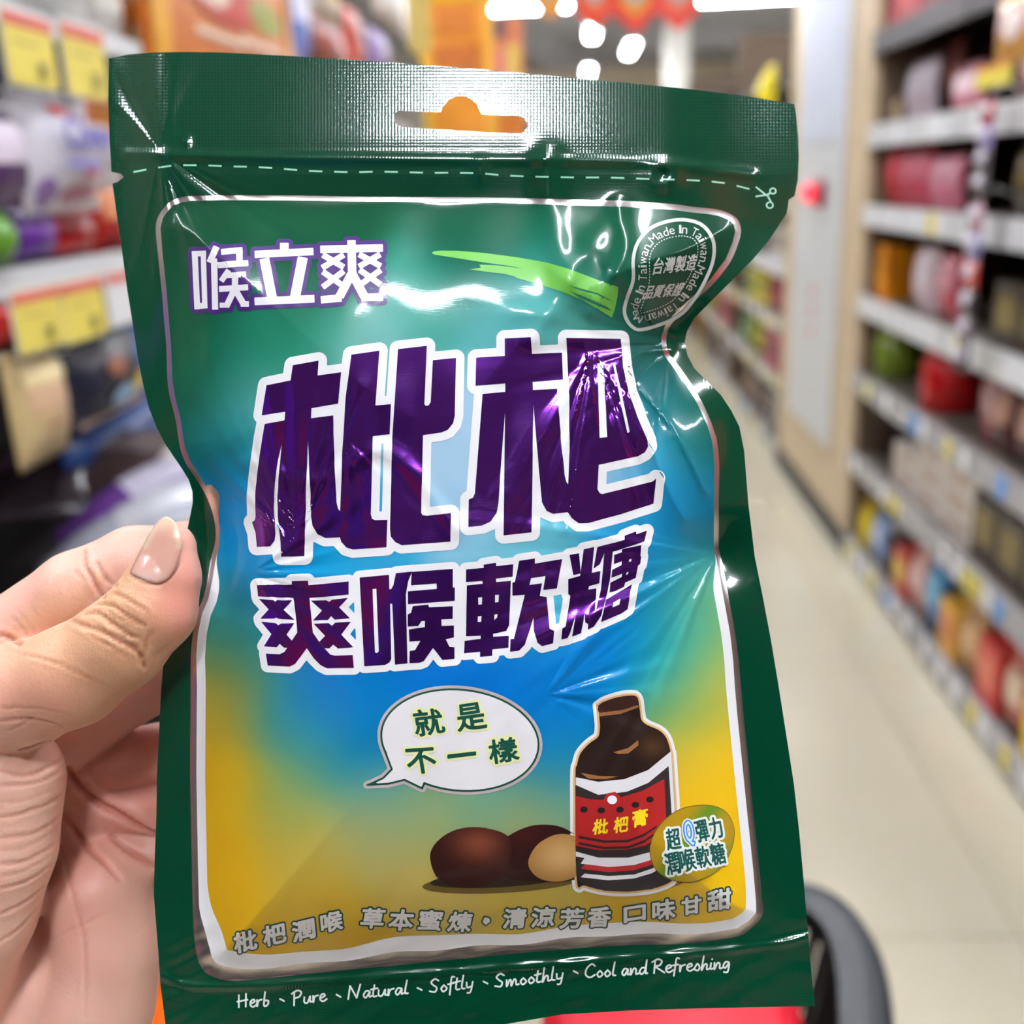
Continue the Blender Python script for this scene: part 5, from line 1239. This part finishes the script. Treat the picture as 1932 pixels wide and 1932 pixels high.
def script(word, x0, y0, x1, y1, hgt):
    ws = [(.35 if ch == ' ' else HW[ch][0]) for ch in word]; tot = sum(ws); L = math.hypot(x1 - x0, y1 - y0); k = L / tot; a = math.atan2(y1 - y0, x1 - x0); out = []; s = 0
    for ch, w_ in zip(word, ws):
        if ch != ' ':
            for stc in HW[ch][1]:
                q = smooth_line(stc, 4) if len(stc) > 2 else stc
                pts = []
                for u, v in q:
                    lx = s + u * k * .95 - (v - 1) * hgt * .0; ly = (v - 1) * hgt
                    pts.append((x0 + lx * math.cos(a) - ly * math.sin(a), y0 + lx * math.sin(a) + ly * math.cos(a)))
                for p, r_ in zip(pts[:-1], pts[1:]): out.append(quad(p[0], p[1], r_[0], r_[1], 2.6, .7))
        s += w_ * k
    return out
for wd, a, b in (('Herb', (125, 478), (235, 468)), ('、', (266, 462), (296, 458)), ('Pure', (315, 467), (432, 452)), ('、', (460, 447), (490, 444)), ('Natural', (505, 447), (715, 428)), ('、', (738, 424), (770, 420)), ('Softly', (785, 426), (940, 408)),
                 ('、', (966, 402), (996, 398)), ('Smoothly', (1010, 408), (1250, 378)), ('、', (1276, 366), (1306, 362)), ('Cool and Refreshing', (1318, 374), (1822, 340))):
    pa, pb = sH(*a), sH(*b)
    film('script_lettering', offset(script(wd, pa[0], pa[1], pb[0], pb[1], 25 if wd != '、' else 22), .3, 1.0), 1, ink((226, 232, 226)), bag, eo=True, g=9, label='white handwritten lettering')


# ------------------------------------------------------------------ the hand: one continuous skin grown from a smooth field of bones and pads
def hp(px, py, z, r): return np.array([(px - 966) / F * z, (966 - py) / F * z, z]), r * z / F     # mm
CH = {
    'thumb': (1.6, [(322, 1034, 197.2, 48), (311, 1088, 196.4, 65), (289, 1150, 196, 79), (226, 1214, 196.5, 86), (138, 1274, 198, 95), (40, 1312, 201, 99), (-90, 1352, 206, 106)]),
    'index': (1.6, [(430, 1046, 214, 48), (350, 1044, 213.6, 58), (255, 1066, 213.4, 72), (150, 1124, 213.5, 84), (20, 1214, 215, 86), (-110, 1290, 218, 92)]),
    'middle': (.7, [(420, 1262, 217, 44), (305, 1292, 222, 46), (200, 1342, 225, 58), (60, 1430, 226, 80)]),
    'ring': (.7, [(440, 1402, 221, 48), (300, 1420, 229, 55), (200, 1440, 230, 60), (90, 1500, 230, 76)]),
    'pinky': (.7, [(430, 1502, 222, 42), (300, 1524, 230, 49), (210, 1522, 230, 52), (110, 1560, 229, 70)]),
    'fold': (.9, [(370, 1600, 227, 28), (300, 1606, 230, 36), (180, 1606, 229, 58), (100, 1620, 228, 70)]),
    'thenar': (1.2, [(-2, 1478, 207, 118), (-22, 1600, 207, 121), (-62, 1720, 208, 124), (-120, 1850, 210, 130), (-160, 2000, 214, 150)]),
    'palm': (3.5, [(186, 1690, 225, 98), (206, 1800, 223, 92), (184, 1900, 221, 98), (140, 2030, 219, 112), (60, 2200, 219, 150)]),
    'palm2': (4.0, [(50, 1600, 238, 90), (70, 1700, 233, 108), (90, 1860, 228, 115), (40, 2050, 224, 150), (-40, 2300, 224, 190), (-120, 2600, 226, 210)]),
    'back': (5.0, [(-110, 1330, 222, 110), (-40, 1480, 232, 120), (-60, 1700, 234, 140), (-80, 1950, 230, 170), (-110, 2300, 228, 200), (-150, 2600, 228, 215)]),
}
RES = .5
lo = np.array([-150., -168., 184.]); hi = np.array([-52., 2., 262.])
nx, ny, nz = [int(v) for v in np.ceil((hi - lo) / RES)]
ax = [lo[i] + RES * np.arange(n) for i, n in enumerate((nx, ny, nz))]
def smin(a, b, k): h = np.maximum(k - np.abs(a - b), 0) / k; return np.minimum(a, b) - h * h * k * .25
FLD = np.full((nx, ny, nz), 9., np.float32)
for nm, (kj, pts) in CH.items():
    sub = np.full((nx, ny, nz), 9., np.float32) if False else None
    for (A_, B2) in zip(pts[:-1], pts[1:]):
        a, ra = hp(*A_); b, rb = hp(*B2); mg = 6.5
        l = np.minimum(a - ra, b - rb) - mg; h_ = np.maximum(a + ra, b + rb) + mg
        i0 = np.clip(np.floor((l - lo) / RES).astype(int), 0, [nx, ny, nz]); i1 = np.clip(np.ceil((h_ - lo) / RES).astype(int), 0, [nx, ny, nz])
        if (i1 <= i0).any(): continue
        X = ax[0][i0[0]:i1[0], None, None].astype(np.float32); Y = ax[1][None, i0[1]:i1[1], None].astype(np.float32); Z = ax[2][None, None, i0[2]:i1[2]].astype(np.float32)
        d = (b - a); L2 = float(d @ d); t = ((X - a[0]) * d[0] + (Y - a[1]) * d[1] + (Z - a[2]) * d[2]) / L2; t = np.clip(t, 0, 1)
        dist = np.sqrt((X - a[0] - t * d[0]) ** 2 + (Y - a[1] - t * d[1]) ** 2 + (Z - a[2] - t * d[2]) ** 2) - (ra + (rb - ra) * t)
        sl_ = (slice(i0[0], i1[0]), slice(i0[1], i1[1]), slice(i0[2], i1[2]))
        FLD[sl_] = smin(FLD[sl_], dist.astype(np.float32), kj)
FLD[0] = FLD[-1] = 1; FLD[:, 0] = FLD[:, -1] = 1; FLD[:, :, 0] = FLD[:, :, -1] = 1
# naive surface nets
neg = FLD < 0
c8 = sum(neg[i:nx - 1 + i, j:ny - 1 + j, k:nz - 1 + k].astype(np.int8) for i in (0, 1) for j in (0, 1) for k in (0, 1))
cells = np.argwhere((c8 > 0) & (c8 < 8)); cid = -np.ones((nx - 1, ny - 1, nz - 1), np.int32); cid[tuple(cells.T)] = np.arange(len(cells))
acc = np.zeros((len(cells), 3)); cnt = np.zeros(len(cells))
corners = [(i, j, k) for i in (0, 1) for j in (0, 1) for k in (0, 1)]
for c1 in corners:
    for axis in range(3):
        if c1[axis]: continue
        c2 = list(c1); c2[axis] = 1
        f1 = FLD[tuple((cells + c1).T)]; f2 = FLD[tuple((cells + c2).T)]; m_ = (f1 < 0) != (f2 < 0)
        t = np.where(m_, f1 / np.where(f1 == f2, 1, f1 - f2), 0); p = np.array(c1, float)[None, :].repeat(len(cells), 0); p[:, axis] += t
        acc[m_] += p[m_]; cnt[m_] += 1
HV = (cells + acc / cnt[:, None]) * RES + lo
Q = []
for axis in range(3):
    sl0 = [slice(0, n) for n in (nx, ny, nz)]; a = [slice(1, n - 1) for n in (nx, ny, nz)]
    s1 = list(a); s1[axis] = slice(0, (nx, ny, nz)[axis] - 1); s2 = list(a); s2[axis] = slice(1, (nx, ny, nz)[axis])
    n1, n2 = neg[tuple(s1)], neg[tuple(s2)]
    for flip, mk in ((False, n1 & ~n2), (True, ~n1 & n2)):
        e = np.argwhere(mk); e += np.array([0 if i == axis else 1 for i in range(3)])
        u, v = [i for i in range(3) if i != axis]
        def at_(du, dv): q = e.copy(); q[:, u] -= du; q[:, v] -= dv; return cid[tuple(q.T)]
        quad_ = np.stack([at_(1, 1), at_(0, 1), at_(0, 0), at_(1, 0)], 1)
        if flip != (axis == 1): quad_ = quad_[:, ::-1]
        Q.append(quad_)
Q = np.vstack(Q); Q = Q[(Q >= 0).all(1)]
# smooth the net a little (umbrella steps)
E_ = np.vstack([Q[:, [0, 1]], Q[:, [1, 2]], Q[:, [2, 3]], Q[:, [3, 0]]])
deg = np.bincount(E_[:, 0], minlength=len(HV)) + np.bincount(E_[:, 1], minlength=len(HV))
def smooth(V, n, f=.5):
    for _ in range(n):
        S = np.stack([np.bincount(E_[:, 0], V[E_[:, 1], k], len(V)) + np.bincount(E_[:, 1], V[E_[:, 0], k], len(V)) for k in range(3)], 1)
        V = V + f * (S / np.maximum(deg, 1)[:, None] - V)
    return V
HV = smooth(HV, 3)
def vnormals(V):
    n = np.cross(V[Q[:, 2]] - V[Q[:, 0]], V[Q[:, 3]] - V[Q[:, 1]]); N = np.stack([sum(np.bincount(Q[:, j], n[:, k], len(V)) for j in range(4)) for k in range(3)], 1)
    return N / (np.linalg.norm(N, axis=1, keepdims=True) + 1e-9)
HN = vnormals(HV)
cen_ = HV.mean(0)
if ((HV - cen_) * HN).sum() < 0: HN = -HN; Q = Q[:, ::-1]
# camera-space to world is mirrored, so the winding turns once more
from mathutils.bvhtree import BVHTree
bvh = BVHTree.FromPolygons([tuple(v) for v in HV.tolist()], [tuple(q) for q in Q.tolist()])
def cast(px, py):
    d = Vector(((px - 966) / F, (966 - py) / F, 1)).normalized(); h = bvh.ray_cast(Vector((0, 0, 0)), d, 1000)
    return None if h[0] is None else np.array(h[0])
c3 = lambda p: crop(p, 0, 880, 4.025); c4 = lambda p: crop(p, 0, 1300, 3.056)
CR = [  # points, width mm, depth mm
    (c3([(540, 1170), (700, 1230), (850, 1290), (1000, 1370), (1080, 1450), (1105, 1530)]), .8, .55), (c3([(640, 1125), (740, 1115), (830, 1170), (900, 1225), (1000, 1285), (1060, 1300)]), .7, .6),
    (c3([(750, 1050), (850, 1060), (950, 1120), (1040, 1180), (1100, 1215)]), .6, .5), (c3([(860, 965), (950, 1000), (1050, 1060), (1120, 1100)]), .6, .35), (c3([(820, 1180), (860, 1240), (940, 1290), (1010, 1300)]), .5, .5),
    (c3([(770, 1080), (820, 1100), (880, 1150), (960, 1170)]), .45, .35), (c3([(900, 1010), (990, 1090), (1060, 1130)]), .45, .25), (c3([(700, 1180), (800, 1250), (900, 1340), (980, 1400)]), .5, .3),
    (c3([(600, 1200), (700, 1290), (850, 1370), (960, 1440)]), .5, .25), (c3([(1105, 1530), (1060, 1480), (1100, 1400), (1110, 1320), (1160, 1250)]), .8, .3),
    (c3([(980, 815), (1080, 880), (1180, 900), (1270, 860), (1340, 760), (1385, 620), (1365, 500)]), .5, .28),
    (c3([(640, 640), (650, 760), (700, 850), (750, 950), (800, 1010)]), .8, .7), (c3([(740, 740), (800, 850), (890, 920)]), .7, .5), (c3([(560, 800), (640, 860), (700, 880)]), .6, .2),
    (c3([(90, 1150), (170, 1230), (190, 1300)]), .6, .2), (c3([(150, 1120), (230, 1220), (250, 1270)]), .5, .15), (c3([(240, 1060), (300, 1170)]), .5, .12), (c3([(0, 1275), (80, 1310), (160, 1365)]), .9, .8),
    (c4([(380, 450), (460, 570), (560, 650), (680, 720), (800, 790), (890, 830)]), 1.5, 1.0), (c4([(360, 730), (440, 830), (500, 910), (600, 1000), (700, 1110)]), 1.3, .6),
    (c4([(640, 850), (740, 930), (820, 980), (885, 1030)]), 1.4, .7), (c4([(330, 830), (400, 1100), (450, 1300), (490, 1500), (495, 1900)]), .8, .25), (c4([(300, 1450), (400, 1390), (520, 1340), (640, 1270)]), .6, .15),
    (c4([(0, 470), (150, 500), (300, 440), (360, 390)]), .9, .4), (c4([(0, 560), (200, 540), (345, 480)]), .8, .35), (c4([(0, 740), (120, 720), (300, 650), (355, 600)]), .8, .4),
    (c4([(0, 860), (200, 830), (345, 740)]), .8, .35), (c4([(0, 1010), (150, 990), (315, 900)]), .8, .4), (c4([(0, 1150), (150, 1110), (290, 1020)]), .8, .35), (c4([(0, 1300), (140, 1230), (270, 1130)]), .8, .35),
    (c4([(0, 1450), (100, 1390), (230, 1250)]), .8, .35), (c4([(0, 650), (150, 640), (320, 570)]), .6, .2), (c4([(0, 930), (150, 910), (320, 820)]), .6, .2), (c4([(0, 1080), (130, 1050), (300, 960)]), .6, .2),
    (c4([(120, 345), (190, 325), (255, 300), (310, 295)]), .9, 1.0), (c4([(0, 185), (150, 170), (300, 195), (370, 230)]), .7, .35), (c4([(60, 240), (130, 200), (210, 150)]), .6, .2), (c4([(0, 110), (200, 110), (420, 150)]), .5, .18),
]
for k in range(9):      # fine lines along the thumb back
    CR.append((c3([(40 + 60 * k, 1400 + 10 * k), (300 + 50 * k, 1450 + 22 * k), (560 + 45 * k, 1520 + 24 * k)]), .4, .10))
for k in range(7):      # fine creases of the forefinger
    CR.append((c3([(120 + 90 * k, 1080 - 60 * k), (190 + 90 * k, 1190 - 70 * k)]), .4, .08))
disp = np.zeros(len(HV)); red = np.zeros(len(HV))
front = (HN * HV).sum(1) < 0
idxf = np.where(front & (HV[:, 2] < 240))[0]
from mathutils.kdtree import KDTree
kd = KDTree(len(idxf))
for n_, i in enumerate(idxf): kd.insert(HV[i], int(i))
kd.balance()
for pts, wd, dp in CR:
    for q in smooth_line(pts, 10):
        h = cast(*q)
        if h is None: continue
    P3 = [cast(*q) for q in smooth_line(pts, 8)]
    P3 = [p for p in P3 if p is not None]
    if len(P3) < 3: continue
    P3 = np.array(P3); m = len(P3); fade = np.sin(np.linspace(.12, 1, m) * math.pi * .94) ** .5
    # resample densely in 3-D
    dense = []; fd = []
    for i in range(m - 1):
        g = np.linalg.norm(P3[i + 1] - P3[i])
        if g > 8: continue
        kk = max(1, int(g / .25))
        for t in range(kk): dense.append(P3[i] + (P3[i + 1] - P3[i]) * t / kk); fd.append(fade[i] + (fade[i + 1] - fade[i]) * t / kk)
    best = {}
    for p, f_ in zip(dense, fd):
        for co_, i, d in kd.find_range(Vector(p), wd * 2.6):
            val = f_ * (math.exp(-(d / (wd * .55)) ** 2) - .28 * math.exp(-((d - wd * 1.35) / (wd * .6)) ** 2))
            if i not in best or abs(val) > abs(best[i]): best[i] = val
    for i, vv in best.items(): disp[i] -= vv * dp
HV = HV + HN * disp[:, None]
HV = smooth(HV, 1, .3)
# pigment: tan back of the thumb, rosy pads and palm
W_ = CAM + (HV * 1e-3) @ M.T
pxh = 966 + HV[:, 0] / HV[:, 2] * F; pyh = 966 - HV[:, 1] / HV[:, 2] * F
base = np.array([226, 178, 158.]); tan = np.array([214, 164, 126.]); rose = np.array([226, 146, 128.])
g2 = lambda cx, cy, rx, ry: np.exp(-(((pxh - cx) / rx) ** 2 + ((pyh - cy) / ry) ** 2))
thumbz = HV[:, 2] < 205
wt = np.clip(g2(150, 1240, 190, 120) + g2(250, 1140, 70, 80), 0, 1) * thumbz
wr = np.clip(g2(345, 1130, 60, 110) * thumbz * .8 + g2(60, 1330, 160, 60) * .35 + (g2(90, 1160, 60, 60) * .5 + g2(230, 1470, 120, 130) * .7 + g2(170, 1690, 80, 150) * .3) * ~thumbz, 0, 1)
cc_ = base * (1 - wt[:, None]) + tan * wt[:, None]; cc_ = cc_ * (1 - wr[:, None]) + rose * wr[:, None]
cc_ -= np.clip(-disp, 0, .6)[:, None] * np.array([40, 64, 64])      # skin colour darkens and reddens with fold depth
me = bpy.data.meshes.new('hand'); HO = CAM + M @ np.array([-.1, -.09, .21])
me.vertices.add(len(HV)); me.vertices.foreach_set('co', (W_ - HO).ravel().astype(np.float32))
Qm = Q[:, ::-1]
me.loops.add(len(Qm) * 4); me.loops.foreach_set('vertex_index', Qm.ravel().astype(np.int32))
me.polygons.add(len(Qm)); me.polygons.foreach_set('loop_start', np.arange(0, len(Qm) * 4, 4, dtype=np.int32)); me.update(calc_edges=True)
me.polygons.foreach_set('use_smooth', [True] * len(Qm))
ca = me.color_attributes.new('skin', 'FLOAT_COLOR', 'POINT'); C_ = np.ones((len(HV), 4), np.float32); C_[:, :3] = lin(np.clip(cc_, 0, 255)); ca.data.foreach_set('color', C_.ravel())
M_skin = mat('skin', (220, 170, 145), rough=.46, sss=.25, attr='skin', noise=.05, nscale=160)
nt = M_skin.node_tree; b_ = nt.nodes['Principled BSDF']
tc = nt.nodes.new('ShaderNodeTexCoord'); v1 = nt.nodes.new('ShaderNodeTexVoronoi'); v1.inputs['Scale'].default_value = 1500; v1.feature = 'DISTANCE_TO_EDGE'
n1 = nt.nodes.new('ShaderNodeTexNoise'); n1.inputs['Scale'].default_value = 900; mp = nt.nodes.new('ShaderNodeMapping'); mp.inputs['Scale'].default_value = (1, .5, 1); mp.inputs['Rotation'].default_value = (0, 0, .5)
nt.links.new(tc.outputs['Object'], mp.inputs[0]); nt.links.new(mp.outputs[0], v1.inputs['Vector']); nt.links.new(mp.outputs[0], n1.inputs['Vector'])
ad = nt.nodes.new('ShaderNodeMath'); ad.operation = 'MULTIPLY_ADD'; ad.inputs[1].default_value = .6; nt.links.new(v1.outputs['Distance'], ad.inputs[0]); nt.links.new(n1.outputs['Fac'], ad.inputs[2])
bp = nt.nodes.new('ShaderNodeBump'); bp.inputs['Strength'].default_value = .35; bp.inputs['Distance'].default_value = .0002
nt.links.new(ad.outputs[0], bp.inputs['Height']); nt.links.new(bp.outputs[0], b_.inputs['Normal'])
me.materials.append(M_skin)
hand = bpy.data.objects.new('person', me); col.objects.link(hand); hand.location = HO
tag(hand, 'bare left hand pinching the left edge of the green pouch between thumb and fingers', 'person')
# thumb nail
NP = [(315, 975), (325, 980), (333, 990), (341, 1012), (343, 1030), (337, 1055), (326, 1080), (311, 1096), (297, 1101), (283, 1099), (265, 1091), (247, 1081), (256, 1058), (268, 1035), (282, 1008), (296, 987), (306, 978)]
NPs = smooth_line(NP, 3, True); n0 = len(NPs)
gx = np.arange(246, 345, 4.); gy = np.arange(974, 1104, 4.); GX_, GY_ = np.meshgrid(gx, gy); G_ = np.stack([GX_.ravel(), GY_.ravel()], 1); G_ = G_[sdf(G_, NPs) < -2.2]
r_ = delaunay_2d_cdt([Vector(p) for p in NPs] + [Vector((float(a), float(b))) for a, b in G_], [(i, (i + 1) % n0) for i in range(n0)], [], 1, 1e-4)
P = np.array([(v.x, v.y) for v in r_[0]]); T = [tuple(f) for f in r_[2]]
a_, b2_ = np.array([322., 1034.]), np.array([289., 1150.]); ud = (b2_ - a_) / np.linalg.norm(b2_ - a_); rel = P - a_; tt = rel @ ud; dd = rel @ np.array([ud[1], -ud[0]])
rr = 62 + np.clip(tt, -60, 90) * .17 + 1.5; zc = 197.0
depth = zc - np.sqrt(np.maximum(rr ** 2 - (np.abs(dd) * .93) ** 2, 4)) * zc / F - .12 + np.clip(-tt - 20, 0, 60) * .012
hits = [cast(*p) for p in P]
dd2 = np.array([min(z, (h[2] - .22)) if h is not None and h[2] < 201 else z for z, h in zip(depth, hits)])
e_ = sdf(P, NPs); dd2 = dd2 + .22 * np.exp(e_ / 2.0) * (P[:, 1] > 1030)
V = np.stack([(P[:, 0] - 966) / F * dd2, (966 - P[:, 1]) / F * dd2, dd2], 1) * 1e-3; V = CAM + V @ M.T - HO
me = bpy.data.meshes.new('nail'); me.from_pydata(V.tolist(), [], T); me.update(); me.polygons.foreach_set('use_smooth', [True] * len(me.polygons))
nc = np.array([214, 158, 140.]) * np.ones((len(P), 1)); lun = np.exp(-(((P[:, 0] - 274) / 26) ** 2 + ((P[:, 1] - 1090) / 14) ** 2))[:, None]; fre = sstep(-14, -4, sdf(P, NPs))[:, None] * (P[:, 1:2] < 1035)
fre = np.maximum(fre, sstep(1012, 992, P[:, 1])[:, None] if False else (1 - sstep(985, 1008, P[:, 1]))[:, None]); nc = nc * (1 - lun * .7) + np.array([232, 196, 184.]) * lun * .7; nc = nc * (1 - fre * .8) + np.array([222, 196, 164.]) * fre * .8
ca = me.color_attributes.new('nailtone', 'FLOAT_COLOR', 'POINT'); C_ = np.ones((len(P), 4), np.float32); C_[:, :3] = lin(nc); ca.data.foreach_set('color', C_.ravel())
me.materials.append(mat('nail', rough=.3, coat=.3, attr='nailtone', sss=.15))
nail = bpy.data.objects.new('nail', me); col.objects.link(nail); nail.parent = hand; nail['label'] = 'pink thumb nail with pale free edge'
so = nail.modifiers.new('thick', 'SOLIDIFY'); so.thickness = .00025; so.offset = 0

# ------------------------------------------------------------------ the photographer (behind the camera, seen only as the dark reflection in the film) and the phone
def skinned(name, chains, material, parent, sub=2):
    vs = []; es = []; rad = []; key = {}
    for ch in chains:
        prev = None
        for x, y, z, r in ch:
            k = (round(x, 3), round(y, 3), round(z, 3))
            if k not in key: key[k] = len(vs); vs.append((x, y, z)); rad.append(r)
            if prev is not None: es.append((prev, key[k]))
            prev = key[k]
    me = bpy.data.meshes.new(name); me.from_pydata(vs, es, []); o = bpy.data.objects.new(name, me); col.objects.link(o)
    sk = o.modifiers.new('skin', 'SKIN'); sk.use_smooth_shade = True
    for i, r in enumerate(rad): me.skin_vertices[0].data[i].radius = (r, r)
    me.skin_vertices[0].data[0].use_root = True
    sb = o.modifiers.new('sub', 'SUBSURF'); sb.levels = sub; sb.render_levels = sub
    me.materials.append(material); o.parent = parent; o.matrix_parent_inverse = Matrix.Translation(-parent.location); return o
M_jack = mat('dark_jacket_cloth', (30, 32, 38), rough=.8, noise=.1, nscale=30)
by = -.46
skinned('jacket', [[(.02, by, .98, .15), (.02, by, 1.12, .14), (.02, by - .01, 1.28, .15), (.02, by - .01, 1.38, .11), (.02, by, 1.45, .055)],
                   [(.02, by - .01, 1.38, .11), (-.15, by, 1.38, .07), (-.25, by + .04, 1.18, .055), (-.25, by + .26, 1.12, .045), (-.19, by + .46, 1.18, .036), (-.155, by + .53, 1.21, .032)],
                   [(.02, by - .01, 1.38, .11), (.19, by, 1.38, .07), (.30, by + .04, 1.18, .055), (.26, by + .22, 1.18, .045), (.14, by + .38, 1.27, .036)]], M_jack, hand)
skinned('trousers', [[(.02, by, .97, .14), (-.08, by, .86, .095), (-.09, by + .01, .5, .065), (-.09, by, .1, .05)], [(.02, by, .97, .14), (.12, by, .86, .095), (.13, by + .01, .5, .065), (.13, by, .1, .05)]], mat('dark_trousers_cloth', (26, 28, 34), rough=.85), hand)
for sx in (-.09, .13): skinned('shoe', [[(sx, by - .03, .05, .045), (sx, by + .07, .04, .04), (sx, by + .15, .035, .03)]], mat('dark_shoe', (20, 20, 22), rough=.5), hand, 1)
skinned('head', [[(.02, by + .0, 1.44, .05), (.02, by + .01, 1.52, .058), (.02, by + .03, 1.60, .085), (.02, by + .02, 1.67, .08)], [(.02, by + .03, 1.60, .085), (.02, by + .115, 1.585, .012)]], M_skin, hand)
skinned('hair', [[(.02, by - .03, 1.60, .078), (.02, by - .02, 1.68, .088), (.02, by + .03, 1.715, .07)]], mat('black_hair', (18, 15, 14), rough=.5), hand)
skinned('right_palm', [[(.14, by + .38, 1.27, .03), (.105, by + .42, 1.30, .026), (.075, by + .435, 1.33, .02), (.048, by + .437, 1.35, .010), (.040, by + .445, 1.36, .009)], [(.105, by + .42, 1.30, .026), (.08, by + .425, 1.295, .012), (.05, by + .435, 1.31, .009)],
                       [(.105, by + .42, 1.30, .026), (.085, by + .43, 1.37, .012), (.05, by + .437, 1.39, .009)]], M_skin, hand)
ph = empty('phone', CAM); tag(ph, 'dark phone that takes the picture, just behind the lens position', 'phone')
ph.matrix_world = cam.matrix_world.copy()
MB().box(-.062, .014, -.128, .022, .004, .0118).build('body', mat('phone_body', (24, 26, 30), rough=.25, coat=.3), ph, bevel=.003)
MB().lathe([(.0095, .0015), (.0095, .004)], 24).build('lens_ring', mat('lens_ring_metal', (60, 60, 64), .3, 1), ph, True)
MB().lathe([(.0095, .0015), (.0095, .004)], 24, 0, -.021).build('lens_ring', bpy.data.materials['lens_ring_metal'], ph, True)

# banners added unseen behind the photographer to tint the foil lettering's reflections
for i, (bx_, by_, c, nm) in enumerate(((-1.1, -2.3, (196, 24, 30), 'red'), (-.45, -2.5, (40, 50, 150), 'blue'), (.25, -2.7, (226, 120, 30), 'orange'), (.95, -2.4, (190, 30, 60), 'crimson'), (-1.3, -1.2, (120, 60, 170), 'violet'), (1.5, -1.0, (200, 40, 40), 'scarlet'))):
    bn = empty('banner', (bx_, by_, 1.55)); tag(bn, '%s banner added behind the photographer for the foil reflections, outside the picture' % nm, 'banner')
    if abs(bx_) > 1.25: MB().box(-.002, .002, -.3, .3, 0, .95).build('sheet', cmat(c, .6), bn)
    else: MB().box(-.25, .25, -.002, .002, 0, .95).build('sheet', cmat(c, .6), bn)
    MB().tube([(0, 0, .95), (0, 0, 1.75)], .002, 5).build('cord', M_railw, bn)
